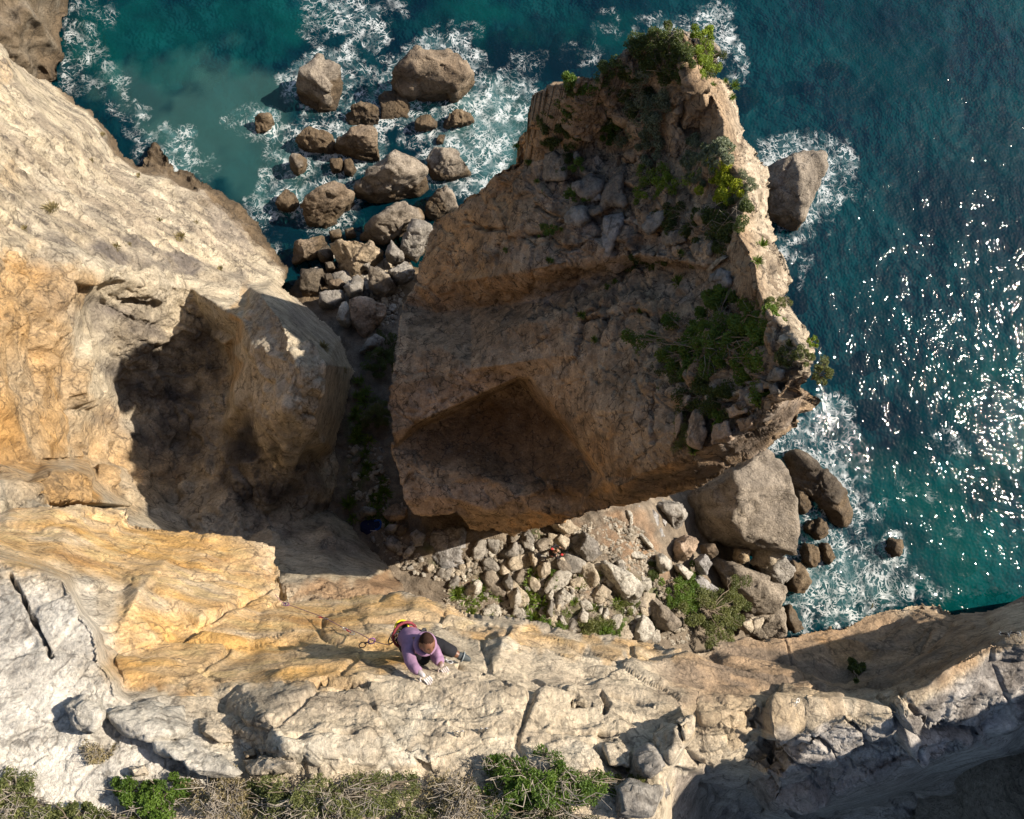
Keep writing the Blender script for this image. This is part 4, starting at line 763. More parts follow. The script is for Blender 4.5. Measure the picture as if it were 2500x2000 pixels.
def pil_col(P, px, py, n):
    P0 = P; P = P*1.5
    nz = fbm(P*.5, 5, 231); nz2 = fbm(P*1.5, 4, 233)
    c = np.tile(np.array((.30, .20, .115)), (len(P), 1)); c = mixc(c, (.40, .29, .185), .35+1.1*nz)
    org = splat(px, py, [(1130, 640, 120, 150, 20, .9), (1200, 540, 80, 90, 30, .7), (1290, 330, 40, 90, 20, .9), (1250, 410, 40, 50, 0, .7), (1400, 980, 60, 110, 25, .9), (1460, 1120, 50, 110, 25, .8), (1250, 700, 160, 40, -8, .5), (1600, 1180, 260, 40, -18, .7), (1330, 1262, 110, 26, 0, 1.), (1380, 900, 70, 50, 0, .6)], s=45)
    c = mixc(c, (.40, .215, .075), org*(.6+nz2)); 
    grey = splat(px, py, [(1450, 540, 50, 80, 30, .8), (1480, 420, 60, 50, 0, .5), (1580, 130, 120, 60, -35, .7), (1700, 700, 110, 60, 0, .5), (1360, 440, 120, 70, 0, .45), (1330, 620, 140, 40, 0, .4), (1560, 620, 140, 40, 0, .5), (1390, 700, 140, 26, -18, .7), (1640, 1000, 120, 60, 0, .35), (1800, 950, 120, 60, -30, .6), (1850, 1050, 160, 40, -35, .7), (1500, 560, 90, 60, 0, .45)], s=47)
    c = mixc(c, (.30, .265, .24), grey*(.75+nz2))
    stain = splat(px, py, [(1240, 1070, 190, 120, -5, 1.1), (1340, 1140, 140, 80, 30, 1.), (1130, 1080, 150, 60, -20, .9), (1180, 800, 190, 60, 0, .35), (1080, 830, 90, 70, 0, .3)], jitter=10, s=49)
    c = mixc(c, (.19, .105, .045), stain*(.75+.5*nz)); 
    pink = splat(px, py, [(1080, 970, 170, 45, -16, .9), (1120, 1220, 190, 50, 5, .95), (1200, 920, 120, 30, -12, .8)], s=51); c = mixc(c, (.37, .265, .185), pink*.85)
    lic = splat(px, py, [(1500, 900, 220, 160, 0, 1.), (1300, 860, 200, 50, 0, .6), (1580, 1050, 90, 110, 0, .8)], s=53)
    f1, f2, rr, _ = worley(P*2.1, 55); spots = (1-sm(f1, .12, .26))*(rr > .55)
    c = mixc(c, (.47, .35, .25), lic*spots*.9); c = mixc(c, (.42, .33, .235), lic*.30)
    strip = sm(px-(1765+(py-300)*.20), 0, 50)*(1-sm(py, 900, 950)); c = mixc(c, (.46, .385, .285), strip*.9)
    f1, f2, rr, _ = worley(P*1.6, 59); c = mixc(c, (.45, .34, .24), (1-sm(f1, .08, .2))*(rr > .7)*.6)
    c = mixc(c, (.17, .115, .07), sm(fbm(P*.9, 4, 57), .12, .45)*.55)
    under_shade = splat(px, py, [(1850, 1065, 170, 26, -35, 1.), (1660, 1168, 190, 24, -14, 1.), (1480, 1225, 120, 20, -12, .8)], jitter=5, s=69); c = mixc(c, (.13, .095, .07), under_shade*.8)  # shade under the pillar lip deepened in the colour; then the orange left edge
    c = mixc(c, (.50, .28, .11), splat(px, py, [(1075, 640, 60, 110, 15, .9), (1130, 560, 60, 60, 30, .8), (1285, 340, 26, 80, 12, .9), (1200, 480, 50, 40, 0, .6)], s=71)*.8)
    lum = c.mean(1, keepdims=True); c = c*.80+lum*np.array([.23, .20, .165])
    f1, f2, rr, _ = worley(P*3.4, 63); c = mixc(c, (.40, .34, .265), (1-sm(f1, .10, .26))*(rr > .6)*(.35+.6*np.clip(lic, 0, 1)))
    c = mixc(c, (.10, .07, .045), sm(fbm(P*3.1, 4, 65), .10, .42)*.5); jn = ridged(P*np.array([.55, .55, .8]), 3, 67); c = mixc(c, (.07, .05, .035), sm(jn, .905, .96)*.75*(1-np.clip(stain, 0, 1)))
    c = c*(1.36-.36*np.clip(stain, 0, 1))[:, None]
    return tide(c, P0, 2.6)
pillar = empty('rock_pillar', tuple(at(1500., 900., 40.)))
tag(pillar, 'huge brown rock pillar with shrubs on top rising from the sea', 'rock pillar')
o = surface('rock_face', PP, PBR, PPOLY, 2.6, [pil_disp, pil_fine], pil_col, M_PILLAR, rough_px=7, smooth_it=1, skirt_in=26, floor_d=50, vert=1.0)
o.parent = pillar; o.matrix_parent_inverse = Matrix.Translation(-pillar.location)

# ================================================================== BOULDERS AND STONES
_ico = {}
def ico(n):
    if n not in _ico:
        bm = bmesh.new(); bmesh.ops.create_icosphere(bm, subdivisions=n, radius=1.0)
        v = np.array([q.co[:] for q in bm.verts]); f = np.array([[w_.index for w_ in q.verts] for q in bm.faces]); bm.free()
        v /= np.linalg.norm(v, axis=1, keepdims=True); _ico[n] = (v, f)
    return _ico[n]
def planes_of(pts):
    bm = bmesh.new()
    for q in pts: bm.verts.new(q)
    r = bmesh.ops.convex_hull(bm, input=bm.verts[:])
    bm.normal_update(); out = []
    c = Vector(np.mean(pts, axis=0))
    for f in bm.faces:
        n = f.normal.copy(); h = n.dot(f.calc_center_median()-c)
        if h < 0: n, h = -n, -h
        if h > 1e-4 and f.calc_area() > 1e-6: out.append((np.array(n), h))
    bm.free(); return out, np.array(c)
def star(planes, sub, p=22):
    v, f = ico(sub); acc = np.zeros(len(v))
    for n, h in planes: acc += np.clip(v@n/h, 0, None)**p
    r = acc**(-1.0/p); return v*r[:, None], f
def rough_up(P, F_, amp, size, seed, pitted=0.0):
    a = P[F_[:, 1]]-P[F_[:, 0]]; b = P[F_[:, 2]]-P[F_[:, 0]]; fn = np.cross(a, b); vn = np.zeros_like(P)
    for k in range(3): np.add.at(vn, F_[:, k], fn)
    vn /= (np.linalg.norm(vn, axis=1, keepdims=True)+1e-12)
    s = 1.0/max(size, 1e-3); Q = P+seed*13.7
    b1, c1 = blocky(Q*s*2.2, seed); b2, c2 = blocky(Q*s*6.5, seed+5)
    d = .075*b1+.032*b2-.025*(1-sm(c1, 0, .06))-.012*(1-sm(c2, 0, .07))+.03*fbm(Q*s*5, 4, seed+9)
    if pitted: d = d+pitted*.10*(ridged(Q*s*4.5, 4, seed+3)-.62)
    return P+vn*(d*size*amp)[:, None]
TONES = dict(greybrown=((.27, .23, .185), (.37, .315, .25)), brown=((.22, .165, .115), (.30, .235, .17)), dark=((.115, .095, .075), (.17, .14, .105)), pitted=((.17, .125, .08), (.27, .21, .14)),
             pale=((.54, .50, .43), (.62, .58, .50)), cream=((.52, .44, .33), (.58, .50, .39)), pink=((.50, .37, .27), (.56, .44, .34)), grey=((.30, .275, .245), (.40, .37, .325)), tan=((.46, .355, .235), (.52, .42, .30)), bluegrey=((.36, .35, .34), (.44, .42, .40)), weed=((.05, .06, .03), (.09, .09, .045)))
def rock_colors(P, tone, seed, tz=None):
    a, b = TONES[tone]; n = fbm(P*.9+seed*7.1, 4, seed); c = np.tile(np.array(a), (len(P), 1)); c = mixc(c, b, .5+1.4*n)
    c = mixc(c, np.array(a)*.6, sm(fbm(P*1.7+seed, 4, seed+2), .12, .45)*.6)
    return tide(c, P, tz) if tz else c
def px_size(d): return d/F
def boulder(name, outline, tops, z0, h, tone, label, seed, sub=5, tz=1.5, group=None, p=20, amp=1.0, cat='boulder', kind=None):
    O = np.array(outline, float); c = O.mean(0); d0 = CAMZ-z0
    if len(O) > 7: O = np.array([q for k_, q in enumerate(O) if k_ % 2 == 0 or np.linalg.norm(q-c) > 1.12*np.linalg.norm(O-c, axis=1).mean()])
    nd = np.array(NADIR)-c; nd /= (np.linalg.norm(nd)+1e-9)
    pts = []
    for q in O:
        v = q-c; w_ = v.dot(nd)/(np.linalg.norm(v)+1e-9)
        hh = h*(.22 if w_ > .35 else (.58 if w_ > -.2 else .80))
        t = at(q[0], q[1], d0-hh); pts.append(t); pts.append(np.array([t[0], t[1], z0-.35]))
    for (x, y, fr) in tops: pts.append(at(float(x), float(y), d0-h*fr))
    if not tops:
        for q in O: 
            m = c+(q-c)*.55; pts.append(at(m[0], m[1], d0-h*(.8+.2*((seed*7+int(q[0])) % 5)/4)))
    pl, cen = planes_of(pts); size = float(np.ptp(np.array(pts)[:, :2], axis=0).mean())
    if len(outline) > 5:                                   # broken faces
        rr = np.random.RandomState(seed*3+1); D = np.array(pts)-cen
        for _ in range(5):
            n = rr.normal(size=3); n[2] = abs(n[2])*.8+.1; n /= np.linalg.norm(n); pl.append((n, float((D@n).max())*rr.uniform(.62, .90)))
    P, F_ = star(pl, sub, p); P = rough_up(P, F_, amp, size, seed, 1.0 if tone in ('pitted', 'weed') else 0.0)
    W = P+cen
    me = mesh_np(name, P, F_, True, rock_colors(W, tone, seed, tz))
    o = link(name, me, M_BOULDER); o.location = cen; tag(o, label, cat, group, kind); return o
def Z1(x, y): return (x/2.3956, y/2.3956)
def Z2(x, y): return (650+x/3.08, y/3.08)
def Z3(x, y): return (1200+x/2.3956, y/2.3956)
def ZB(x, y): return (680+x/3.136, 350+y/3.136)
def Z6(x, y): return (1500+x/2.875, 1000+y/2.875)
def Z7(x, y): return (1000+x/3.593, 1250+y/3.593)
def ZS(x, y): return (1800+x/2.4643, 900+y/2.4643)
BL = [
 (Z2, [(1360,275),(1430,280),(1500,365),(1560,400),(1580,480),(1500,600),(1440,700),(1230,780),(1020,700),(950,620),(935,520),(1000,430),(1140,340)], [(1300,420,1),(1430,540,.9),(1130,380,.85),(1400,330,.75)], 0, 4.0, 'brown', 'largest rounded boulder standing in the sea above the boulder field'),
 (Z2, [(405,400),(470,425),(560,455),(580,500),(555,560),(550,690),(510,790),(380,790),(300,690),(150,585),(240,520)], [(410,410,.9),(430,560,1),(480,650,.7)], 0, 3.0, 'greybrown', 'wedge shaped boulder with a sharp ridge standing alone in foam'),
 (Z2, [(575,830),(640,770),(760,725),(850,770),(840,860),(850,930),(640,935)], [(700,800,1),(790,790,.9)], 0, 1.3, 'pitted', 'pitted dark rock against the flat shaded slab in the sea'),
 (Z2, [(850,700),(960,680),(1080,760),(1090,850),(1000,900),(860,890)], [(950,790,1),(1030,800,.9)], 0, .6, 'dark', 'flat dark slab awash in the shadow of the largest boulder'),
 (Z2, [(205,990),(290,935),(400,960),(500,1020),(540,1130),(300,1140),(220,1060)], [], 0, 1.4, 'pitted', 'pitted dark rock left of the brown angular sea boulder'),
 (Z2, [(490,1020),(800,905),(830,980),(870,1140),(850,1180),(770,1215),(640,1160),(540,1060)], [(600,1040,.9),(790,960,1),(800,1020,.95)], 0, 2.4, 'brown', 'brown angular boulder with one flat dark face in the foam'),
 (Z2, [(165,1170),(190,1150),(270,1155),(300,1190),(290,1270),(230,1310),(175,1260)], [], 0, 1.3, 'greybrown', 'small blunt rock in dark water left of the huge ridged boulder'),
 (Z2, [(470,1190),(560,1180),(590,1220),(560,1290),(490,1290)], [], 0, .7, 'dark', 'low black rock in the water below the brown angular boulder'),
 (Z2, [(580,1200),(640,1190),(680,1270),(640,1320),(585,1300)], [], 0, .7, 'dark', 'low dark rock touching the corner of the huge ridged boulder'),
 (Z2, [(1100,930),(1160,855),(1230,850),(1290,900),(1290,960),(1110,970)], [], 0, 1.0, 'pitted', 'rugged low rock in white foam below the largest boulder'),
 (Z2, [(1330,930),(1400,815),(1470,815),(1560,840),(1575,890),(1470,945),(1330,950)], [], 0, 1.0, 'pitted', 'rugged low rock nearest the pillar side in white foam'),
 (Z2, [(1275,1050),(1300,1005),(1350,1010),(1330,1080),(1285,1085)], [], 0, .4, 'weed', 'small weedy rock awash above the two grey boulders'),
 (Z2, [(630,1330),(760,1230),(1050,1075),(1130,1140),(1270,1330),(1290,1380),(1270,1420),(1190,1500),(830,1500),(640,1370)], [(1040,1100,.9),(840,1240,1),(960,1280,1),(1100,1300,.9)], .2, 3.3, 'greybrown', 'huge grey ridged boulder in the middle of the boulder field'),
 (Z2, [(1210,1160),(1270,1090),(1400,1110),(1540,1180),(1570,1240),(1490,1320),(1400,1350),(1250,1330)], [(1300,1150,1),(1440,1200,.8)], 0, 2.0, 'greybrown', 'pocked brown grey boulder in foam beside the huge ridged one'),
 (Z2, [(240,1510),(400,1370),(480,1355),(640,1400),(660,1450),(640,1560),(480,1680),(400,1700),(310,1680)], [(410,1430,1),(600,1430,.9),(430,1380,.9)], 0, 2.8, 'brown', 'round brown boulder with a dark shaded front at the water'),
 (Z2, [(60,1510),(140,1400),(220,1450),(240,1500),(180,1590),(90,1570)], [], 0, 1.2, 'pitted', 'small pitted rock left of the round brown boulder'),
 (Z2, [(1200,1500),(1300,1370),(1350,1355),(1430,1440),(1450,1540),(1340,1590),(1260,1640),(1190,1590)], [(1330,1400,1),(1390,1480,.8)], .2, 1.9, 'greybrown', 'steep dark grey boulder tucked beside the pillar edge'),
 (ZB, [(600,650),(780,435),(900,450),(990,420),(1110,430),(1115,500),(1020,590),(960,640),(800,750),(610,720)], [(700,590,.9),(870,520,1),(1000,480,.9)], .5, 2.4, 'greybrown', 'long blotched boulder directly below the huge ridged one'),
 (ZB, [(925,740),(1030,570),(1180,600),(1190,640),(1110,800),(1060,890),(950,830)], [(1050,640,1),(1100,750,.7)], 1, 1.9, 'grey', 'smooth pale grey boulder leaning towards the pillar'),
 (ZB, [(390,745),(770,725),(815,800),(790,860),(700,930),(560,1010),(520,1030),(410,860)], [(400,750,1),(770,730,1),(800,800,.85),(580,840,.8)], 1, 1.9, 'tan', 'sunlit tan boulder with a flat brick shaped top'),
 (ZB, [(95,880),(120,740),(340,700),(380,760),(300,840),(120,915)], [], .2, 1.3, 'brown', 'half shaded brown boulder at the dark inlet'),
 (ZB, [(170,935),(340,940),(335,1080),(290,1180),(180,1180),(155,1080)], [(180,950,1),(330,950,1),(250,1050,.8)], .8, 1.5, 'dark', 'squared dark block standing by the foot of the left cliff'),
 (ZB, [(305,1130),(490,1115),(510,1190),(430,1260),(310,1240)], [], 1.5, 1.2, 'grey', 'dark grey block above the pale pointed stone'),
 (ZB, [(290,830),(380,770),(420,850),(380,910),(310,890)], [], .5, 1.0, 'dark', 'rounded dark stone left of the brick shaped tan boulder'),
 (ZB, [(500,1100),(600,990),(650,1040),(640,1150),(540,1190)], [], 1.8, 1.3, 'grey', 'grey pointed stone just under the tan brick shaped boulder'),
 (ZB, [(690,950),(740,900),(820,950),(910,1070),(800,1180),(720,1150),(690,1050)], [(730,930,1),(830,1020,.8)], 1.8, 1.9, 'greybrown', 'tall split boulder with one dark smooth side'),
 (ZB, [(800,950),(960,870),(1050,970),(1030,1030),(960,1065),(900,1060)], [], 1.8, 1.5, 'grey', 'grey boulder with a pale top edge near the pillar'),
 (ZB, [(815,850),(860,730),(950,830),(960,880),(880,910)], [], 1.5, 1.2, 'grey', 'wedge shaped grey stone between tan and smooth boulders'),
 (ZB, [(530,1190),(650,1150),(800,1200),(810,1260),(780,1340),(650,1470),(560,1340)], [(640,1170,1),(780,1220,.8)], 2.8, 1.7, 'pink', 'pinkish cream boulder at the lower end of the boulder field'),
 (ZB, [(445,1340),(460,1240),(510,1205),(575,1310),(540,1390),(470,1380)], [], 2.8, 1.2, 'pale', 'pale pointed stone left of the pinkish boulder'),
 (ZB, [(610,1580),(650,1500),(740,1460),(820,1490),(800,1560),(700,1600)], [], 3.4, .9, 'grey', 'low grey rock above the shrub in the gap'),
 (ZB, [(640,850),(700,900),(690,960),(640,950)], [], 1.4, .6, 'grey', 'small stone wedged below the tan brick shaped boulder'),
 (ZB, [(380,1050),(470,1035),(515,1070),(470,1110),(390,1100)], [], 1.4, .7, 'brown', 'small brown stone between dark blocks'),
 (ZB, [(350,910),(420,900),(440,960),(370,970)], [], .9, .7, 'dark', 'small dark stone under the rounded dark stone'),
 (ZB, [(345,1000),(400,990),(420,1040),(360,1070)], [], 1.2, .7, 'dark', 'little shaded stone right of the squared dark block'),
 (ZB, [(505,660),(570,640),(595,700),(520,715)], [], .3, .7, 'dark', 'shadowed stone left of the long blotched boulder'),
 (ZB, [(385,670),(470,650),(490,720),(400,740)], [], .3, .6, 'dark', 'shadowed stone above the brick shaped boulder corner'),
 # right-hand talus and shore
 (Z6, [(520,600),(700,480),(880,370),(1080,260),(1180,350),(1240,440),(1260,600),(1280,900),(1310,1030),(1200,1000),(920,970),(740,930),(600,860),(560,720)], [(730,520,.85),(750,780,.9),(1080,280,1),(1235,460,.9),(1270,880,.7),(900,930,.72)], 1.0, 4.6, 'greybrown', 'enormous striated grey block partly hidden under the pillar'),
 (Z6, [(1190,330),(1260,275),(1330,300),(1620,500),(1720,640),(1710,800),(1660,800),(1400,640),(1260,500)], [(1270,300,.8),(1600,520,1),(1700,680,.9),(1450,560,.7)], 0, 1.7, 'dark', 'long dark ribbed slab slanting into the surf'),
 (Z6, [(980,980),(1060,830),(1120,810),(1170,860),(1250,980),(1240,1040),(1090,1110),(1000,1080)], [(1120,900,1),(1200,960,.9)], 2.2, 1.9, 'cream', 'lumpy cream boulder perched at the foot of the enormous block'),
 (Z6, [(1000,1100),(1200,1030),(1280,1110),(1280,1170),(1200,1235),(1080,1190)], [], 1.2, 1.5, 'grey', 'rounded grey boulder under the lumpy cream one'),
 (Z6, [(850,1030),(870,970),(970,990),(970,1050),(920,1080),(850,1060)], [], 2.4, 1.0, 'tan', 'small tan stone left of the lumpy cream boulder'),
 (Z6, [(690,1060),(740,1030),(930,1110),(980,1190),(1100,1200),(1210,1240),(1210,1330),(1180,1440),(870,1390),(750,1180)], [(720,1060,1),(860,1180,.95),(1090,1220,.8),(1180,1260,.75)], 1.4, 2.4, 'greybrown', 'stepped grey block with a tan left edge above the round shrub'),
 (Z6, [(850,1400),(1190,1400),(1220,1500),(1270,1590),(1000,1640),(870,1580)], [(880,1420,1),(1180,1410,.9),(1200,1540,.7)], .9, 1.6, 'greybrown', 'sloping ribbed grey slab right of the round shrub'),
 (Z6, [(1200,1380),(1240,1370),(1340,1540),(1270,1570),(1210,1480)], [], .1, .9, 'dark', 'narrow dark rock at the surf beside the ribbed slab'),
 (Z6, [(1260,1040),(1340,1070),(1390,1240),(1360,1290),(1240,1280),(1210,1240)], [], .1, 1.2, 'pitted', 'dark barnacled rock right of the rounded grey boulder'),
 (Z6, [(1380,870),(1440,755),(1500,790),(1515,880),(1450,925)], [], 0, 1.0, 'pitted', 'uppermost dark rock between the long slab and the surf'),
 (Z6, [(1330,820),(1400,770),(1410,840),(1370,870)], [], 0, .7, 'pitted', 'smallest dark rock beside the enormous block'),
 (Z6, [(1310,960),(1350,920),(1440,970),(1465,1060),(1400,1120),(1330,1080)], [], 0, 1.0, 'pitted', 'blunt dark rock touching the lower corner of the enormous block'),
 (Z6, [(1450,930),(1520,940),(1560,1040),(1520,1090),(1470,1060)], [], 0, .8, 'pitted', 'outermost dark rock at the white surf'),
 (Z6, [(1270,560),(1340,560),(1400,680),(1340,740),(1280,700)], [], 0, .8, 'dark', 'dark rock in the cleft behind the long slab'),
 (Z6, [(410,990),(430,920),(540,880),(600,910),(570,1000),(520,1070),(440,1060)], [], 4.4, 1.3, 'pink', 'pinkish grey stone in shade left of the enormous block'),
 (Z6, [(295,1020),(340,1010),(410,1060),(420,1120),(340,1160),(300,1100)], [], 6.0, .9, 'pale', 'pale angular stone above the shrub near the soil patch'),
 (Z6, [(420,1090),(470,1080),(560,1150),(520,1200),(470,1170)], [], 4.6, .8, 'pale', 'half lit pale stone above the round shrub'),
 (Z6, [(260,650),(400,600),(510,640),(520,800),(440,860),(380,800)], [], 3.0, 2.0, 'grey', 'dark leaning boulder under the pillar overhang'),
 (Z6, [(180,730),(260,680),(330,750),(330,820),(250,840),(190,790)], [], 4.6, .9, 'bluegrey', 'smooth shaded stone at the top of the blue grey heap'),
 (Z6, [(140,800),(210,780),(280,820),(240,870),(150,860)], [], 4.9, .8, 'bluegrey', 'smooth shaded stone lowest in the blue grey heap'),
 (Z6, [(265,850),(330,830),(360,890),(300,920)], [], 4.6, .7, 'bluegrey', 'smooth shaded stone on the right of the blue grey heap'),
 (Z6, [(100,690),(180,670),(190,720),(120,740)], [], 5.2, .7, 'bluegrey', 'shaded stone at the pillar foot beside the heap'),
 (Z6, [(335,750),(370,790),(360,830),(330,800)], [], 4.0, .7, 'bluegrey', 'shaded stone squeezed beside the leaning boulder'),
 (Z6, [(620,950),(700,940),(740,1000),(690,1050),(630,1030)], [], 3.6, .9, 'brown', 'brown stone in the dark hole under the enormous block'),
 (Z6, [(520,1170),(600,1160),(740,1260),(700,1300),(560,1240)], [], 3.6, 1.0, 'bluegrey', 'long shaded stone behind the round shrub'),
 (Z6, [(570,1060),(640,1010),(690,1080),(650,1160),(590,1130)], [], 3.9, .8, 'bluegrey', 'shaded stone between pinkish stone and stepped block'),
 (Z6, [(870,1480),(960,1470),(985,1540),(960,1575),(880,1530)], [], 2.8, .9, 'cream', 'cream stone right of the round shrub'),
 (Z6, [(955,1460),(1055,1460),(1040,1530),(970,1580)], [], 2.6, .7, 'cream', 'slanting cream stone on the ribbed slab'),
 (Z6, [(815,1440),(870,1420),(890,1460),(840,1480)], [], 3.0, .6, 'cream', 'smallest cream stone touching the round shrub'),
 (Z6, [(160,870),(190,860),(280,960),(270,985),(230,950)], [], 6.2, .5, 'pale', 'thin pale stone on the soil edge beside the blue grey heap'),
 (Z6, [(80,1000),(130,985),(240,1030),(220,1050),(110,1045)], [], 6.6, .4, 'pale', 'thin pale flat stone lying on the bare soil'),
 (Z6, [(0,1060),(60,1050),(80,1080),(20,1090)], [], 7.0, .4, 'pale', 'short pale flat stone lying on the bare soil'),
 (Z6, [(80,700),(130,720),(135,800),(110,830),(90,760)], [], 5.8, .8, 'pale', 'pale upright stone at the edge of the blue grey heap'),
 (Z6, [(220,1330),(250,1300),(300,1330),(500,1510),(440,1560),(280,1540),(230,1440)], [(270,1340,1),(380,1420,.9)], 5.6, 1.8, 'greybrown', 'large two sided grey boulder left of the round shrub'),
 (Z6, [(110,1590),(190,1430),(260,1460),(300,1500),(295,1600),(200,1650)], [], 6.4, 1.5, 'pale', 'pale grey boulder at the lip of the near wall'),
 # rubble below the climber
 (Z7, [(220,150),(330,120),(460,100),(545,190),(540,260),(480,450),(430,560),(310,610),(160,560),(100,460),(140,330)], [(330,150,.9),(500,220,1),(450,480,.8),(180,480,.75),(300,350,.9)], 6.4, 1.5, 'bluegrey', 'largest flat grey slab lying among the rubble'),
 (Z7, [(770,390),(940,250),(965,330),(960,390),(850,420)], [], 7.2, 1.0, 'grey', 'grey block under the pillar foot left of the belayer'),
 (Z7, [(1390,280),(1530,170),(1660,270),(1700,360),(1600,440),(1500,400),(1420,360)], [], 7.2, 1.2, 'grey', 'broad cracked boulder right of the belayer'),
 (Z7, [(1040,350),(1090,345),(1125,420),(1105,490),(1060,470)], [], 7.6, .9, 'cream', 'upright cream stone left of the belayer'),
 (Z7, [(1110,500),(1190,420),(1250,450),(1230,570),(1180,600),(1120,560)], [], 7.6, .9, 'cream', 'blocky cream stone at the feet of the belayer'),
 (Z7, [(1240,430),(1330,350),(1390,420),(1430,490),(1400,570),(1310,600),(1280,510)], [], 7.4, 1.0, 'greybrown', 'ribbed grey boulder the belayer stands against'),
 (Z7, [(1450,490),(1560,430),(1620,460),(1680,590),(1640,660),(1570,640),(1490,570)], [(1560,450,1),(1600,560,.9)], 7.4, 1.1, 'cream', 'cream boulder with a shaded left face in the rubble'),
 (Z7, [(1640,450),(1720,430),(1900,520),(2050,580),(2060,620),(2010,810),(1940,790),(1900,700),(1780,640),(1700,560)], [(1720,450,1),(1980,590,.9),(1960,760,.5)], 7.2, 1.1, 'pale', 'long pale block with a squared end in the rubble'),
 (Z7, [(460,700),(600,590),(640,620),(630,700),(570,760),(470,770)], [(590,610,1),(560,700,.8)], 7.6, 1.0, 'pale', 'white faced stone near the near wall lip'),
 (Z7, [(890,720),(950,650),(980,740),(990,830),(940,870),(880,820)], [], 7.8, .9, 'pale', 'tall pale stone in the centre of the rubble'),
 (Z7, [(800,620),(870,540),(910,600),(900,690),(850,680)], [], 7.8, .8, 'grey', 'crumbling grey stone above the tall pale one'),
 (Z7, [(1200,720),(1260,630),(1270,700),(1240,780),(1190,760)], [], 7.8, .7, 'pale', 'slim pale stone below the ribbed boulder'),
 (Z7, [(1300,700),(1330,650),(1400,710),(1440,760),(1400,790),(1310,770)], [], 7.8, .7, 'pale', 'jagged pale stone among green plants'),
 (Z7, [(1460,920),(1520,840),(1570,890),(1560,970),(1480,980)], [], 7.8, .8, 'pale', 'round pale stone ringed by green plants'),
 (Z7, [(1190,880),(1250,760),(1260,830),(1250,930),(1200,900)], [], 8.0, .8, 'grey', 'narrow upright stone at the lip of the near wall'),
 (Z7, [(1290,920),(1340,900),(1390,990),(1340,1000)], [], 8.0, .6, 'grey', 'low grey stone under the plants at the lip'),
 (Z7, [(1240,100),(1370,50),(1510,150),(1400,195),(1290,160)], [], 7.4, .7, 'cream', 'flat cream stone at the edge of the pillar foot'),
 (Z7, [(1250,210),(1330,190),(1390,260),(1380,330),(1320,320)], [], 7.2, .8, 'cream', 'cream stone right above the head of the belayer'),
 (Z7, [(0,200),(60,150),(140,200),(130,320),(40,330)], [], 6.6, 1.0, 'bluegrey', 'shaded grey stone left of the largest flat slab'),
 (Z7, [(960,240),(1030,200),(1100,260),(1070,340),(990,340)], [], 7.2, .9, 'grey', 'dark grey stone beneath the pillar above the cream stones'),
 (Z7, [(580,350),(700,300),(790,370),(700,410),(590,400)], [], 7.0, .7, 'grey', 'half buried grey stone in shade at the pillar foot'),
 (Z7, [(1640,650),(1700,640),(1780,700),(1720,760),(1580,750)], [], 7.6, .6, 'cream', 'low cream stone under the long pale block'),
 (Z7, [(1650,850),(1700,820),(1690,900),(1640,930)], [], 7.6, .7, 'pale', 'pale stone beside the dark plants near the lip'),
 (Z7, [(1700,880),(1740,830),(1760,900),(1700,950),(1670,940)], [], 7.6, .7, 'pale', 'pointed pale stone next to its twin near the lip'),
 # the shaded gully at the left
 (lambda x, y: (860+x/11.98, 1230+y/11.98), [(190,200),(330,60),(620,100),(750,220),(720,360),(500,440),(250,400)], [], 6.2, 1.1, 'grey', 'rounded boulder above the blue bag in the gully'),
 (lambda x, y: (860+x/11.98, 1230+y/11.98), [(790,200),(1100,-60),(1500,-100),(1700,300),(1720,480),(1350,560),(1080,590),(860,420)], [], 5.8, 1.8, 'pink', 'large shaded boulder against the pillar base in the gully'),
 (lambda x, y: (860+x/11.98, 1230+y/11.98), [(930,760),(1050,610),(1330,580),(1370,660),(1200,900),(1050,880)], [], 6.6, .9, 'bluegrey', 'pale stone right of the blue bag'),
 (lambda x, y: (860+x/11.98, 1230+y/11.98), [(930,1170),(1090,900),(1200,930),(1520,1240),(1400,1450),(1230,1480)], [], 6.6, 1.2, 'bluegrey', 'squared grey stone below the pale stone in the gully'),
 (lambda x, y: (860+x/11.98, 1230+y/11.98), [(1380,620),(1650,520),(1640,700),(1450,1000),(1320,1040),(1230,860)], [], 6.4, 1.0, 'dark', 'dark stone wedged between pale stones in the gully'),
 (lambda x, y: (860+x/11.98, 1230+y/11.98), [(1610,1130),(1720,960),(2100,1050),(2080,1280),(1900,1340),(1700,1290)], [], 6.6, .8, 'bluegrey', 'flat pale stone in the gully left of the largest slab'),
 (lambda x, y: (860+x/11.98, 1230+y/11.98), [(530,970),(640,960),(740,1100),(640,1190),(570,1080)], [], 6.6, .5, 'bluegrey', 'small pale stone below the blue bag'),
 # lone sea rocks
 (Z1, [(1480,670),(1580,650),(1600,700),(1560,770),(1490,780),(1500,720)], [(1560,670,1),(1520,720,.7)], 0, 1.1, 'pitted', 'small jagged rock alone in the cloudy green inlet'),
 (Z3, [(1600,920),(1650,880),(1720,870),(1950,890),(1960,960),(1920,1150),(1870,1270),(1790,1320),(1640,1260),(1615,1100)], [(1680,940,.95),(1850,960,1),(1800,1080,.9),(1900,1000,.7),(1820,1250,.7)], 0, 3.8, 'greybrown', 'big grooved grey sea rock right of the pillar with surf'),
 (Z3, [(1000,170),(1130,165),(1240,190),(1340,240),(1370,270),(1340,340),(1270,360),(1200,330),(1050,270)], [(1080,200,1),(1230,230,.9),(1320,280,.5)], 0, 3.2, 'greybrown', 'rugged rock at the sea end of the pillar in surf'),
 (ZS, [(905,1080),(940,1010),(1000,1030),(1025,1070),(980,1140),(930,1120)], [], 0, .9, 'brown', 'single small brown rock in open water beyond the surf'),
]
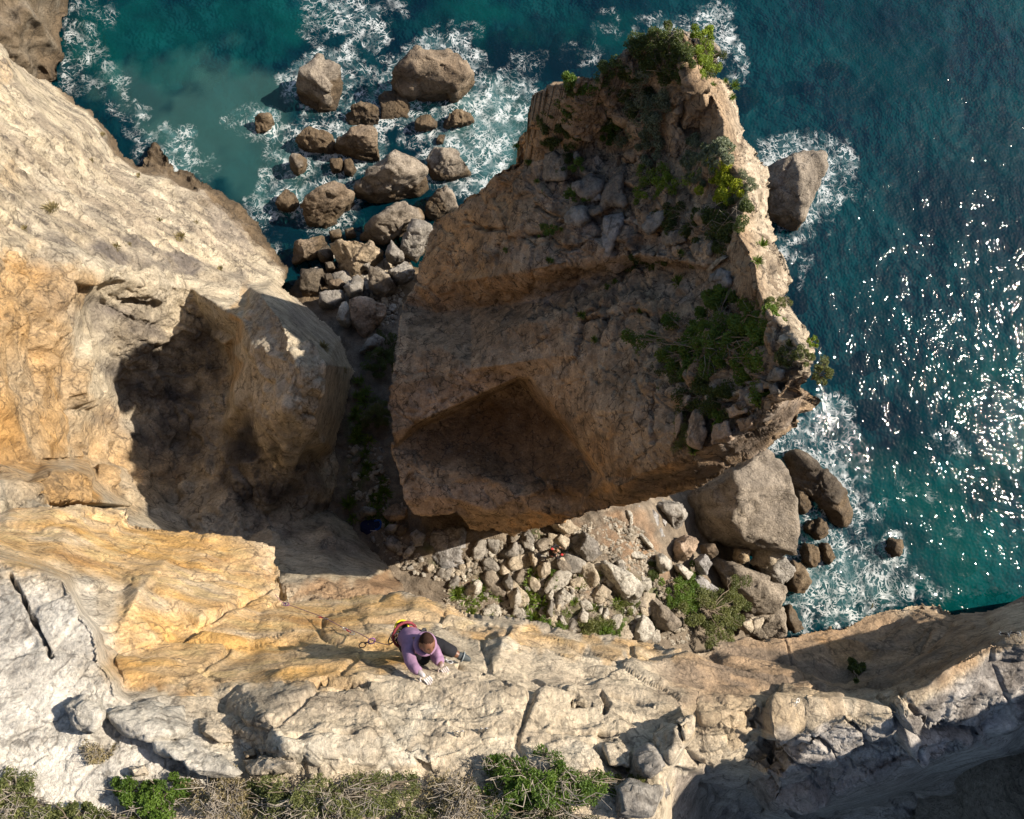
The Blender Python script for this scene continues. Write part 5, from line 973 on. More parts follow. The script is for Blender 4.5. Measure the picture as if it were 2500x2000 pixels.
for k, (zf, out, tops, z0, h, tone, lab) in enumerate(BL):
    o_ = [zf(*q) for q in out]; t_ = [zf(q[0], q[1])+(q[2],) for q in tops]
    wpx = max(q[0] for q in o_)-min(q[0] for q in o_)
    boulder('boulder' if wpx > 45 else 'stone', o_, t_, z0, h, tone, lab, k+3, sub=5 if wpx > 75 else 4, p=28 if tone in ('pitted', 'weed') else 140, amp=.75, cat='boulder' if wpx > 45 else 'stone')
SUB = [(1396, 100, 62, 62, 'large round dark rock under the water left of the pillar tip'), (1825, 235, 42, 40, 'dark rock under water just right of the pillar shoulder'), (2030, 165, 34, 18, 'small dark streak of rock under open water'), (2130, 885, 62, 34, 'broad dark rock under water right of the large shrub'), (2345, 1050, 46, 90, 'long weedy ridge of rock under water near the frame edge'), (2260, 1090, 48, 40, 'weedy round rock under water beside the long ridge'), (2365, 1385, 40, 30, 'pear shaped dark rock in the shallow green water'), (2120, 1478, 30, 22, 'dark rock awash in surf near the orange wall'), (490, 180, 60, 32, 'brownish rock under the cloudy green water'), (2450, 1190, 80, 36, 'wide dark reef under water at the frame edge'), (2140, 1010, 60, 48, 'dark reef under water beyond the surf'), (2105, 1345, 42, 30, 'greenish boulder under the foam by the surf'), (2440, 1445, 20, 16, 'little dark rock under green shallows'), (1955, 735, 26, 34, 'small dark rock under water beside the pillar'), (1250, 95, 90, 36, 'wide dark reef under water above the foam')]
for k, (x, y, rx, ry, lab) in enumerate(SUB):
    rng = random.Random(900+k)
    out = [(x+rx*math.cos(t)*rng.uniform(.8, 1.1), y+ry*math.sin(t)*rng.uniform(.8, 1.1)) for t in [j*math.tau/9 for j in range(9)]]
    boulder('submerged_rock', out, [], -1.9, 1.6 if 'awash' not in lab else 2.0, 'weed', lab, 300+k, sub=4, tz=None, cat='rock')

# small loose stones, each its own object
STONES = []
for k in range(14):
    rng = np.random.RandomState(40+k)
    pl = []
    for j in range(13):
        n = rng.normal(size=3); n /= np.linalg.norm(n); pl.append((n, rng.uniform(.62, 1.0)))
    for ax in range(3):
        for sg in (-1, 1):
            n = np.zeros(3); n[ax] = sg; pl.append((n, [1.0, .78, .62][ax]))
    P, F_ = star(pl, 3, 60); P = rough_up(P, F_, .8, 2.0, 70+k)
    tn = ['pale', 'cream', 'grey', 'pale', 'grey', 'cream', 'greybrown'][k % 7]
    STONES.append(mesh_np('stone', P, F_, True, rock_colors(P*.5, tn, 70+k))); STONES[-1].materials.append(M_BOULDER)
def scatter(poly, n, rmin, rmax, seed, label, group, avoid=(), meshes=STONES):
    rng = random.Random(seed); xs = [q[0] for q in poly]; ys = [q[1] for q in poly]; placed = []; tries = 0
    while len(placed) < n and tries < n*60:
        tries += 1
        x, y = rng.uniform(min(xs), max(xs)), rng.uniform(min(ys), max(ys))
        if not inside(np.array([x]), np.array([y]), poly)[0]: continue
        r = rmin+(rmax-rmin)*rng.random()**2.2
        if any((x-a)**2+(y-b)**2 < (.8*(r+c_))**2 for a, b, c_ in placed): continue
        placed.append((x, y, r))
        d = depth_of('talus_ground', x, y); s = r*px_size(d)
        o = link('stone', rng.choice(meshes)); o.location = V(x, y, d)+Vector((0, 0, s*.15))
        o.rotation_euler = (rng.uniform(-.5, .5), rng.uniform(-.5, .5), rng.uniform(0, 6.3)); o.scale = (s*rng.uniform(.9, 1.35), s*rng.uniform(.8, 1.1), s*rng.uniform(.7, 1.1))
        tag(o, label, 'stone', group)
TAL = [(1090, 1400), (1180, 1330), (1330, 1290), (1420, 1360), (1560, 1400), (1600, 1470), (1640, 1560), (1560, 1560), (1400, 1545), (1290, 1515), (1150, 1500), (1080, 1470)]
scatter(TAL, 36, 18, 32, 15, 'middle sized pale block in the rubble below the climber', 'middle sized blocks in the rubble below the climber')
scatter(TAL, 115, 6, 18, 5, 'small pale loose stone in the rubble below the climber', 'small stones in the rubble below the climber')
SHL = [(1400, 1290), (1480, 1260), (1560, 1290), (1620, 1370), (1610, 1440), (1560, 1420), (1480, 1360), (1400, 1340)]
scatter(SHL, 20, 4, 9, 6, 'little stone on the bare brown soil patch', 'little stones on the bare soil patch')
GAP = [(880, 680), (960, 640), (985, 720), (960, 800), (880, 790), (860, 740)]
scatter([(640, 600), (720, 520), (860, 500), (990, 560), (1000, 640), (960, 720), (860, 740), (760, 700), (690, 660)], 32, 16, 36, 17, 'middle sized stone wedged between the shore boulders', 'stones wedged between the shore boulders')
scatter(GAP, 40, 6, 15, 7, 'small stone in the grey heap beside the pillar edge', 'small stones beside the pillar edge')
GUL = [(850, 1090), (930, 1080), (950, 1180), (960, 1250), (1000, 1330), (1080, 1390), (1080, 1420), (980, 1390), (900, 1310), (850, 1200)]
scatter(GUL, 40, 6, 14, 8, 'shaded stone on the floor of the dark gully', 'shaded stones in the gully')
# fine gravel nobody could count
def gravel():
    rng = np.random.RandomState(3); v0, f0 = ico(1); co = []; fc = []; cl = []; n = 0
    for poly, cnt in ((TAL, 5200), (SHL, 2600), (GAP, 1200), (GUL, 1500), ([(1600, 1420), (1660, 1400), (1700, 1560), (1640, 1580)], 400)):
        Q = np.array(poly); k = 0
        while k < cnt:
            x = rng.uniform(Q[:, 0].min(), Q[:, 0].max()); y = rng.uniform(Q[:, 1].min(), Q[:, 1].max())
            k += 1
            if not inside(np.array([x]), np.array([y]), poly)[0]: continue
            d = depth_of('talus_ground', x, y); s = (1.2+5.5*rng.rand()**2.5)*px_size(d)
            q = v0*rng.uniform(.6, 1.2, (len(v0), 1))*s*np.array([1.2, 1, .8])+np.array(V(x, y, d))+np.array([0, 0, s*.3])
            co.append(q); fc.append(f0+n); n += len(v0)
            t = rng.rand(); cl.append(np.tile(np.array((.30, .25, .19))*(1-t)+np.array((.52, .47, .39))*t, (len(v0), 1)))
    me = mesh_np('gravel', np.concatenate(co), np.concatenate(fc), False, np.concatenate(cl))
    tag(link('gravel', me, M_BOULDER), 'fine pale gravel between the larger stones', kind='stuff')
gravel()

# loose blocks wedged on the pillar: parts of it
PB = [([(460,1090),(580,1010),(650,1060),(655,1110),(560,1180),(500,1110)], .8, 'grey'), ([(560,1120),(640,1110),(645,1170),(580,1185)], .5, 'grey'), ([(415,1260),(480,1195),(560,1220),(580,1280),(520,1330),(430,1310)], .7, 'grey'), ([(565,1230),(640,1190),(655,1240),(590,1270)], .5, 'greybrown'),
 ([(640,1490),(655,1260),(770,1240),(780,1290),(690,1500)], .6, 'bluegrey'), ([(300,1060),(310,900),(360,880),(450,930),(440,1050)], .5, 'greybrown'), ([(465,770),(530,700),(580,690),(590,740),(530,800),(480,830)], .5, 'grey'), ([(470,900),(500,880),(520,910),(490,945)], .35, 'grey'), ([(640,1220),(655,1080),(720,990),(790,960),(785,1220)], .5, 'greybrown'),
 ([(810,1290),(900,1260),(1040,1210),(1000,1310),(920,1380)], .5, 'grey'), ([(1240,1570),(1370,1490),(1390,1500),(1280,1590)], .35, 'cream'), ([(1250,1630),(1330,1580),(1400,1600),(1410,1670),(1320,1690)], .5, 'bluegrey'), ([(990,1350),(1140,1350),(1145,1420),(1010,1440)], .5, 'greybrown'), ([(1170,1400),(1300,1410),(1290,1500),(1180,1490)], .5, 'greybrown')]
PB = [([Z3(*q) for q in a], h, t) for a, h, t in PB]
Z8 = lambda x, y: (1550+x/3.45, 650+y/3.45)
PB += [([Z8(*q) for q in a], h, t) for a, h, t in [([(370,1200),(420,1090),(480,1080),(450,1170),(390,1210)], .45, 'pink'), ([(330,1400),(345,1230),(400,1210),(400,1330),(340,1480)], .45, 'pink'), ([(430,1400),(500,1200),(590,1240),(600,1420),(560,1540),(430,1500)], .5, 'pink'), ([(640,1440),(660,1330),(790,1310),(830,1450),(650,1500)], .5, 'pink'), ([(1110,970),(1170,840),(1270,880),(1230,960)], .5, 'grey'), ([(1120,1000),(1190,980),(1230,1060),(1150,1080)], .45, 'grey'), ([(970,1000),(1080,980),(1090,1060),(1000,1080)], .45, 'grey'), ([(890,1080),(1000,1060),(1040,1120),(1010,1190),(930,1160)], .45, 'grey'), ([(760,1220),(880,1150),(980,1220),(800,1290)], .45, 'pink'), ([(840,1300),(1010,1250),(1020,1350),(880,1400)], .45, 'pink'), ([(450,1040),(480,990),(540,1020),(510,1060)], .35, 'pink'), ([(250,820),(330,700),(460,700),(400,820),(290,830)], .4, 'brown')]]
for k, (out, h, tone) in enumerate(PB):
    c = np.mean(out, axis=0); dc = depth_of('rock_face', *c)
    pts = []
    for q in out:
        d = depth_of('rock_face', *q); pts.append(at(q[0], q[1], d+.15)); pts.append(at(q[0], q[1], d-h*.28))
    for q in out:
        m = c+(np.array(q)-c)*.6; pts.append(at(m[0], m[1], depth_of('rock_face', *m)-h*.5))
    pl, cen = planes_of(pts); size = float(np.linalg.norm(np.ptp(np.array(pts), axis=0)))*.6
    P, F_ = star(pl, 4, 70); P = rough_up(P, F_, .8, size, 500+k)
    o = link('block', mesh_np('block', P, F_, True, rock_colors(P+cen, tone, 500+k)*.95), M_BOULDER)
    o.parent = pillar; o.location = Vector(cen)-pillar.location

# white water pushed up against the rocks that stand in the sea
def rock_foam():
    me = bpy.data.meshes['sea']; n = len(me.vertices); co = np.empty(n*3); me.vertices.foreach_get('co', co); co = co.reshape(-1, 3)
    a = me.attributes['foam']; v = np.empty(n, np.float32); a.data.foreach_get('value', v)
    ok = np.nonzero((np.abs(co[:, 0]) < 60) & (np.abs(co[:, 1]) < 60))[0]; C_ = co[ok]; w_ = fbm(C_*np.array([.8, .8, 1]), 3, 12)
    for k, (zf, out, tops, z0, h, tone, lab) in enumerate(BL):
        if z0 > .15: continue
        o_ = np.array([zf(*q) for q in out]); W = at(o_[:, 0], o_[:, 1], np.full(len(o_), CAMZ-.2)); c = W[:, :2].mean(0)
        ang = np.arctan2(W[:, 1]-c[1], W[:, 0]-c[0]); rad = np.hypot(W[:, 0]-c[0], W[:, 1]-c[1]); od = np.argsort(ang); ang, rad = ang[od], rad[od]
        d = C_[:, :2]-c; r = np.hypot(d[:, 0], d[:, 1]); t = np.arctan2(d[:, 1], d[:, 0]); rr = np.interp(t, np.concatenate([ang-2*math.pi, ang, ang+2*math.pi]), np.tile(rad, 3))
        e = (r-rr)/(.24+.09*rad.mean())+w_*.9
        ring = .72*np.exp(-np.clip(e, 0, 9)**2*.55)*(r < rr+3)
        v[ok] = np.maximum(v[ok], ring.astype(np.float32))
    a.data.foreach_set('value', v)
rock_foam()

# split slabs and squared rim blocks of the near cliff: pieces of that wall
ZN = lambda x, y: (x/2.1567, 1200+y/2.1567)
ZR = lambda x, y: (1500+x/2.156, 1350+y/2.156)
NBK = [(ZN, [(335,1125),(440,1070),(560,1150),(560,1190),(500,1270),(400,1240)], .34, 'pale'), (ZN, [(560,1180),(700,1100),(960,1140),(1000,1260),(920,1290),(770,1320),(680,1300)], .36, 'pale'), (ZN, [(790,1290),(1000,1300),(1130,1380),(1285,1480),(1230,1520),(1050,1490),(820,1370)], .36, 'pale'), (ZN, [(1040,1190),(1180,1230),(1230,1320),(1150,1330),(1060,1270)], .2, 'cream'), (ZN, [(1270,1410),(1400,1400),(1560,1420),(1560,1480),(1330,1490)], .2, 'cream'),
 (ZN, [(1350,1350),(1450,1340),(1480,1370),(1370,1385)], .12, 'cream'), (ZN, [(1280,1370),(1340,1350),(1350,1390),(1290,1405)], .14, 'tan'), (ZN, [(680,1460),(760,1440),(780,1490),(700,1500)], .16, 'cream'),
 (ZR, [(200,950),(255,890),(335,900),(350,1010),(295,1120),(240,1050)], .36, 'cream'), (ZR, [(95,1060),(180,1000),(240,1060),(265,1150),(190,1195),(110,1150)], .36, 'grey'), (ZR, [(330,885),(418,855),(420,930),(365,1000)], .3, 'cream'), (ZR, [(0,1235),(60,1205),(270,1200),(282,1260),(200,1400),(20,1400)], .4, 'grey'), (ZR, [(-60,1010),(20,980),(90,1040),(80,1130),(-30,1120)], .25, 'cream')]
ncl = [o for o in bpy.data.objects if o.name == 'near_cliff'][0]
for k, (zf, out, h, tone) in enumerate(NBK):
    out = [zf(*q) for q in out]; c = np.mean(out, axis=0); pts = []
    for q in out:
        d = depth_of('near_cliff', *q); d = min(d, depth_of('near_cliff', *c)+.6); pts.append(at(q[0], q[1], d+.12)); pts.append(at(q[0], q[1], d-h*.55))
    for q in out:
        m = c+(np.array(q)-c)*.7; pts.append(at(m[0], m[1], min(depth_of('near_cliff', *m), depth_of('near_cliff', *c)+.5)-h*.8))
    pl, cen = planes_of(pts); size = float(np.linalg.norm(np.ptp(np.array(pts), axis=0)))*.5
    P, F_ = star(pl, 5, 90); P = rough_up(P, F_, .7, size, 620+k)
    o = link('block', mesh_np('block', P, F_, True, rock_colors((P+cen)*3, tone, 620+k)), M_NEAR); o.parent = ncl; o.location = cen

# ================================================================== PLANTS
LEAF = dict(dark=leaf_material('leaf_dark', (.030, .048, .012), (.085, .115, .030)), olive=leaf_material('leaf_olive', (.075, .095, .028), (.20, .21, .075)), silver=leaf_material('leaf_silver', (.10, .125, .075), (.24, .27, .18)),
            bright=leaf_material('leaf_bright', (.09, .15, .015), (.26, .34, .03)), yellow=leaf_material('leaf_yellow', (.20, .25, .012), (.52, .55, .03)), green=leaf_material('leaf_green', (.05, .10, .012), (.13, .21, .03)), dry=leaf_material('leaf_dry', (.20, .16, .085), (.38, .31, .17)), grass=leaf_material('grass_blade', (.06, .11, .015), (.20, .27, .05)))
M_TWIG = plain('twig_bark', (.16, .125, .09), .9, .35, 30); M_DEADTWIG = plain('bleached_twig', (.30, .26, .21), .9, .3, 30)
def leaf_mesh(name, centers, size, rng, up=.45, narrow=.45, tones=None):
    n = len(centers); nrm = rng.normal(size=(n, 3)); nrm[:, 2] = np.abs(nrm[:, 2])+up; nrm /= np.linalg.norm(nrm, axis=1, keepdims=True)
    t = rng.normal(size=(n, 3)); t -= (t*nrm).sum(1, keepdims=True)*nrm; t /= np.linalg.norm(t, axis=1, keepdims=True); b = np.cross(nrm, t)
    L = (size*rng.uniform(.6, 1.35, n))[:, None]; Wd = L*narrow
    droop = -nrm*L*.12
    v = np.stack([centers-t*L*.5, centers+b*Wd*.5, centers+t*L*.5+droop, centers-b*Wd*.5], 1).reshape(-1, 3)
    f = np.arange(4*n).reshape(n, 4)
    tn = rng.uniform(0, 1, n) if tones is None else np.clip(tones+rng.uniform(-.25, .25, n), 0, 1)
    return mesh_np(name, v, f, False, None, dict(tone=np.repeat(tn, 4)))
def tube_mesh(name, lines, sides=4):
    """lines: list of (points, r0, r1)"""
    co, fc, n = [], [], 0
    for pts, r0, r1 in lines:
        pts = [np.asarray(q, float) for q in pts]; m = len(pts)
        for k, q in enumerate(pts):
            d = pts[min(k+1, m-1)]-pts[max(k-1, 0)]; d = d/(np.linalg.norm(d)+1e-9)
            a = np.cross(d, [0.31, .22, .92]); a /= (np.linalg.norm(a)+1e-9); b = np.cross(d, a); r = r0+(r1-r0)*k/max(m-1, 1)
            for j in range(sides):
                t = math.tau*j/sides; co.append(q+r*(math.cos(t)*a+math.sin(t)*b))
            if k: 
                for j in range(sides): fc.append([n+(k-1)*sides+j, n+(k-1)*sides+(j+1) % sides, n+k*sides+(j+1) % sides, n+k*sides+j])
        n += m*sides
    return mesh_np(name, np.array(co), np.array(fc), True)
def branch_lines(rng, base, tips, r0, wob=.12, n=5):
    L = []
    for t in tips:
        v = t-base; ln = np.linalg.norm(v); pts = []
        for k in range(n+1):
            u = k/n; q = base+v*u+np.array([0, 0, 1])*math.sin(u*math.pi)*ln*.10+rng.normal(size=3)*ln*wob*.35*math.sin(u*math.pi)
            pts.append(q)
        L.append((pts, r0, r0*.25))
    return L
def shrub(label, px, py, wpx, hpx, on, tall, leaf, kind, n, clumps=26, seed=1, twigs=30, dead=0, d=None, fill=.8, cat='shrub', narrow=.45, lift=.35, group=None):
    """a bush rooted at the picture point on surface `on`, wpx x hpx wide in the picture, `tall` metres high"""
    rng = np.random.RandomState(seed)
    if d is None: d = depth_of(on, px, py)
    base = np.array(V(px, py, d)); sx, sy = wpx*px_size(d), hpx*px_size(d)
    root = empty('shrub' if cat == 'shrub' else cat.replace(' ', '_'), base); tag(root, label, cat, group)
    cl = []
    for k in range(clumps):
        a = rng.uniform(0, math.tau); r = math.sqrt(rng.uniform(0, 1))
        wob = 1+.35*math.sin(3*a+seed)+.2*math.sin(5*a+seed*2)
        qx, qy = px+math.cos(a)*r*wpx*.9*wob, py+math.sin(a)*r*hpx*.9*wob
        dd = depth_of(on, qx, qy) if on else d
        if dd != dd: dd = d
        dd = min(max(dd, d-2.2), d+2.2)
        q = np.array(V(qx, qy, dd))-base
        q[2] += tall*(lift+.6*(1-r*r)*rng.uniform(.3, 1.0))
        cl.append((q[0], q[1], q[2], rng.uniform(.6, 1.2), rng.uniform(-.35, .35)))
    cl = np.array(cl); idx = rng.randint(0, clumps, n); rad = .36*math.sqrt(sx*sy)*fill*(26/clumps)**.4
    off = rng.normal(size=(n, 3)); off /= np.linalg.norm(off, axis=1, keepdims=True); off *= (rng.uniform(.25, 1, n)**.6)[:, None]
    P = cl[idx, :3]+off*(rad*cl[idx, 3])[:, None]*np.array([1, 1, .7])
    zz = (P[:, 2]-P[:, 2].min())/(np.ptp(P[:, 2])+1e-6)
    tn = np.clip(.15+.55*zz+cl[idx, 4], 0, 1)
    me = leaf_mesh('foliage', P, leaf, rng, narrow=narrow, tones=tn); link('foliage', me, LEAF[kind], root)
    tips = [cl[k, :3]+rng.normal(size=3)*rad*.5 for k in rng.randint(0, clumps, twigs)]
    L = branch_lines(rng, np.array([0, 0, -.1]), tips, max(.012, .018*tall))
    for t in tips[::2]:
        for _ in range(2): L.append(([t*.75, t+rng.normal(size=3)*rad*.7], .006*tall+.003, .002))
    link('branches', tube_mesh('branches', L), M_TWIG, root)
    if dead:
        tips = [cl[rng.randint(0, clumps), :3]+np.array([rng.normal()*rad*.6, rng.normal()*rad*.6, tall*rng.uniform(.0, .5)]) for _ in range(dead)]
        L = branch_lines(rng, np.array([0, 0, 0]), tips, .010*tall+.003, wob=.3)
        for t in tips:
            for _ in range(3):
                u = rng.uniform(.4, .95); L.append(([t*u, t*u+rng.normal(size=3)*rad*.55, t*u+rng.normal(size=3)*rad*.8], .005*tall+.0015, .0015))
        link('dead_twigs', tube_mesh('dead_twigs', L, 3), M_DEADTWIG, root)
    return root
PF = 'rock_face'
shrub('biggest dark green shrub sprawling over the right side of the pillar', 1730, 850, 168, 123, PF, 1.08, 0.069, 'green', 28500, 84, 11, 60, 10)
shrub('dark low shrub below the biggest one on the pillar', 1720, 970, 84, 61, PF, 0.54, 0.056, 'dark', 6080, 36, 12, 24)
shrub('sunlit yellow green shrub on the pillar crest', 1738, 470, 56, 64, PF, 0.96, 0.069, 'yellow', 6840, 36, 13, 24, 4)
shrub('sparse yellow green shrub left of the sunlit one on the pillar', 1605, 460, 84, 47, PF, 0.72, 0.062, 'bright', 4940, 36, 14, 40, 10)
shrub('silvery grey green shrub above the yellow ones on the pillar', 1705, 400, 73, 60, PF, 0.84, 0.069, 'silver', 11628, 50, 15, 24, 4)
shrub('dark grey green thicket under the yellow shrubs on the pillar', 1715, 555, 120, 56, PF, 0.60, 0.063, 'dark', 14364, 65, 16, 40, 8)
shrub('dusky green shrub hanging in the pillar gully', 1545, 300, 82, 100, PF, 0.84, 0.069, 'silver', 12996, 65, 17, 40, 8)
shrub('dark brownish thicket in the middle of the pillar top', 1490, 250, 93, 80, PF, 0.72, 0.063, 'dark', 14364, 65, 18, 50, 14)
shrub('bright green shrub on the highest end of the pillar', 1705, 150, 38, 69, PF, 0.84, 0.062, 'bright', 6840, 36, 19, 24)
shrub('brown green thicket beside the bright one at the pillar end', 1620, 165, 114, 80, PF, 0.72, 0.063, 'dark', 17784, 78, 20, 50, 12)
shrub('dark shrub behind the bare branches on the pillar corner', 1400, 260, 67, 60, PF, 0.72, 0.069, 'green', 8892, 50, 21, 30, 6)
shrub('dark creeping plants on the left flank of the pillar top', 1365, 340, 56, 67, PF, 0.48, 0.063, 'dark', 8208, 50, 22, 24)
shrub('fresh green plant between the pillar blocks', 1465, 322, 48, 34, PF, 0.48, 0.069, 'green', 5130, 35, 23, 12)
shrub('small fresh green plant beside the topmost loose block', 1400, 408, 24, 22, PF, 0.36, 0.056, 'green', 1330, 16, 24, 8)
shrub('green plant under the loose grey block on the pillar', 1405, 478, 29, 22, PF, 0.36, 0.056, 'green', 1520, 16, 25, 8)
shrub('green plant in the crack below the big slab', 1340, 565, 29, 15, PF, 0.30, 0.050, 'green', 1330, 16, 26, 8)
shrub('grey green spiky plant on the pillar right shoulder', 1808, 470, 24, 38, PF, 0.54, 0.075, 'silver', 1710, 19, 27, 14, narrow=.2)
shrub('small green plant at the foot of the biggest pillar shrub', 1742, 1020, 17, 26, PF, 0.30, 0.056, 'green', 1140, 16, 28, 6)
shrub('yellowish grass clump on the pillar right rim', 1885, 745, 44, 15, PF, 0.36, 0.062, 'olive', 2090, 19, 29, 8, narrow=.2)
shrub('green clump on the outermost pillar rim', 1977, 838, 11, 15, PF, 0.30, 0.050, 'bright', 950, 14, 30, 6)
shrub('thin shrub on the pillar rim beside the biggest one', 1920, 870, 50, 33, PF, 0.60, 0.056, 'olive', 2090, 25, 31, 30, 10)
shrub('grassy patch between the pink slabs of the pillar', 1660, 1060, 24, 50, PF, 0.24, 0.062, 'olive', 1710, 22, 32, 8, narrow=.18)
shrub('dark weeds on the ledge in the middle of the pillar', 1545, 650, 61, 20, PF, 0.30, 0.056, 'dark', 2470, 28, 33, 10)
shrub('scattered weeds on the left of the biggest pillar shrub', 1630, 900, 44, 67, PF, 0.24, 0.050, 'dark', 2850, 33, 34, 14)
shrub('bush clinging behind the right tip of the pillar', 1985, 925, 26, 40, None, .8, .06, 'olive', 1400, 16, 35, 20, d=19.5)
TG = 'talus_ground'
shrub('round olive green shrub beside the shore boulders', 1732, 1490, 92, 80, TG, 2.0, .10, 'olive', 21000, 78, 41, 40, d=40.5, lift=.45)
shrub('greener shrub leaning on the round olive one', 1660, 1440, 55, 60, TG, 1.4, .10, 'green', 7500, 44, 42, 30, lift=.4)
shrub('dark olive shrub in the gap against the pillar', 935, 880, 40, 62, TG, 1.5, .09, 'dark', 6300, 44, 43, 40, 10)
shrub('pale olive shrub half in sun in the gap', 925, 1015, 34, 40, TG, 1.3, .08, 'olive', 5700, 33, 44, 40, 10)
shrub('fresh green plant under the lip of the near wall', 1325, 1530, 42, 36, TG, .7, .08, 'green', 3600, 31, 45, 14)
shrub('green plants around the round pale stone', 1450, 1520, 50, 38, TG, .6, .08, 'olive', 3900, 33, 46, 14)
shrub('leafy green plant beside the pointed pale stones', 1480, 1545, 36, 28, TG, .6, .08, 'green', 2700, 26, 47, 10)
shrub('green plants by the ribbed grey boulder', 1352, 1412, 22, 36, TG, .5, .08, 'green', 2100, 23, 48, 10)
shrub('dark green clump at the end of the long pale block', 1535, 1480, 26, 24, TG, .6, .08, 'olive', 1950, 23, 49, 10)
shrub('dark leafy plant above the pale angular stone', 1592, 1400, 14, 26, TG, .5, .08, 'dark', 1350, 15, 50, 8)
NC = 'near_cliff'
shrub('leafy green shrub with dead twigs at the cliff edge', 1310, 1905, 165, 78, NC, .55, 0.026, 'green', 18050, 90, 51, 90, 60, lift=.1)
shrub('bare grey twiggy shrub in front of the leafy cliff edge shrub', 1130, 1945, 130, 58, NC, .45, 0.022, 'dry', 2850, 60, 52, 60, 90, lift=.1)
shrub('wide dry olive shrub along the bottom cliff edge', 800, 1945, 220, 70, NC, .5, 0.022, 'olive', 17100, 105, 53, 90, 110, lift=.1)
shrub('dense fresh green shrub at the bottom of the white slab', 385, 1940, 90, 52, NC, .45, 0.024, 'green', 12350, 60, 54, 50, 10, lift=.1)
shrub('dry twiggy shrub right of the fresh green one', 545, 1940, 95, 58, NC, .45, 0.022, 'dry', 4940, 60, 55, 60, 80, lift=.1)
shrub('half dry shrub in the bottom corner of the white slab', 40, 1945, 95, 58, NC, .4, 0.022, 'olive', 7220, 60, 56, 50, 60, lift=.1)
shrub('low green shrub along the bottom under the white slab', 210, 1995, 110, 30, NC, .35, 0.022, 'olive', 7980, 60, 57, 40, 20, lift=.1)
shrub('straggly olive shrub between the dry ones at the bottom edge', 660, 1985, 80, 30, NC, .35, .02, 'olive', 3000, 40, 61, 40, 30, lift=.1)
shrub('low olive scrub under the bare twiggy shrub', 1010, 1985, 90, 30, NC, .35, .02, 'olive', 3200, 40, 62, 40, 30, lift=.1)
shrub('dark green scrub under the leafy cliff edge shrub', 1330, 1990, 120, 26, NC, .35, .02, 'dark', 3600, 40, 63, 40, 30, lift=.1)
shrub('small yellowish plant by the squared rim blocks', 1530, 1905, 32, 26, NC, .25, 0.024, 'olive', 1710, 24, 58, 20, 10, lift=.1)
shrub('little grey dry plant on the white slab edge', 240, 1835, 40, 26, NC, .2, 0.019, 'dry', 950, 21, 59, 20, 24, lift=.1)
shrub('dark plant in the hollow of the right wall', 2085, 1630, 20, 26, NC, .3, 0.042, 'dark', 1710, 21, 60, 12, lift=.1)
# bare branches
def bare(label, px, py, on, length, ang, seed, mat):
    rng = np.random.RandomState(seed); d = depth_of(on, px, py); base = np.array(V(px, py, d)); root = empty('bare_branch', base); tag(root, label, 'branch')
    L = []; 
    def grow(p, a, ln, r, k):
        q = p+np.array([math.cos(a)*ln, math.sin(a)*ln, ln*.25]); m = (p+q)/2+rng.normal(size=3)*ln*.06; L.append(([p, m, q], r, r*.6))
        if k: 
            for da in (-.5, .35, .75)[:2+(k > 1)]: grow(p+(q-p)*rng.uniform(.55, 1), a+da+rng.uniform(-.2, .2), ln*rng.uniform(.5, .75), r*.6, k-1)
    grow(np.array([0, 0, .08]), R(ang), length*.45, .018, 3)
    link('limb', tube_mesh('limb', L, 4), mat, root)
bare('bleached bare branch spreading at the pillar corner', 1372, 300, PF, 1.1, 75, 1, M_DEADTWIG)
bare('brown bare branch in the thicket at the pillar end', 1608, 190, PF, 1.1, 60, 2, M_TWIG)
bare('fine pale bare branch beside the loose grey blocks', 1400, 497, PF, .8, 170, 3, M_DEADTWIG)
bare('thin bare branch below the lichen slab edge', 1340, 650, PF, .6, 120, 4, M_TWIG)
bare('bare branch in the shaded pillar gully', 1630, 385, PF, .7, 60, 5, M_DEADTWIG)
# grass tufts
def tuft_mesh(seed, n=70):
    rng = np.random.RandomState(seed); co = []; fc = []; tn = []
    for k in range(n):
        a = rng.uniform(0, math.tau); r = rng.uniform(0, .55); b = np.array([math.cos(a)*r, math.sin(a)*r, 0]); o_ = np.array([math.cos(a), math.sin(a), 0])
        h = rng.uniform(.5, 1.1); tip = b+o_*rng.uniform(.2, .8)+np.array([0, 0, h]); mid = (b+tip)/2+np.array([0, 0, .15]); s_ = np.array([-math.sin(a), math.cos(a), 0])*.07
        n0 = len(co); co += [b-s_, b+s_, mid+s_*.8, mid-s_*.8, tip]; fc += [[n0, n0+1, n0+2, n0+3], [n0+3, n0+2, n0+4]]; tn += [rng.uniform(0, 1)]*5
    me = mesh_np('grass_tuft', np.array(co), fc, False, None, dict(tone=np.array(tn))); return me
TUF = {k: [tuft_mesh(700+j+10*i) for j in range(3)] for i, k in enumerate(('grass', 'dry', 'green'))}
for k, L in TUF.items():
    for me in L: me.materials.append(LEAF[k])
def tufts(on, pts, size, kind, label, group, seed=1, normal_up=True):
    rng = random.Random(seed)
    for (x, y) in pts:
        d = depth_of(on, x, y); o = link('grass_tuft', rng.choice(TUF[kind])); o.location = V(x, y, d-.02); s = size*rng.uniform(.6, 1.3); o.scale = (s, s, s*.8); o.rotation_euler = (rng.uniform(-.3, .3), rng.uniform(-.3, .3), rng.uniform(0, 6.3)); tag(o, label, 'grass tuft', group)
rg = random.Random(12)
tufts(TG, [(rg.uniform(1110, 1600), rg.uniform(1400, 1545)) for _ in range(46)], .35, 'grass', 'green grass tuft growing between the rubble stones', 'grass tufts in the rubble', 2)
tufts(TG, [(rg.uniform(860, 900), rg.uniform(930, 1080)) for _ in range(16)], .4, 'grass', 'green grass tuft along the foot of the left cliff', 'grass tufts along the left cliff foot', 3)
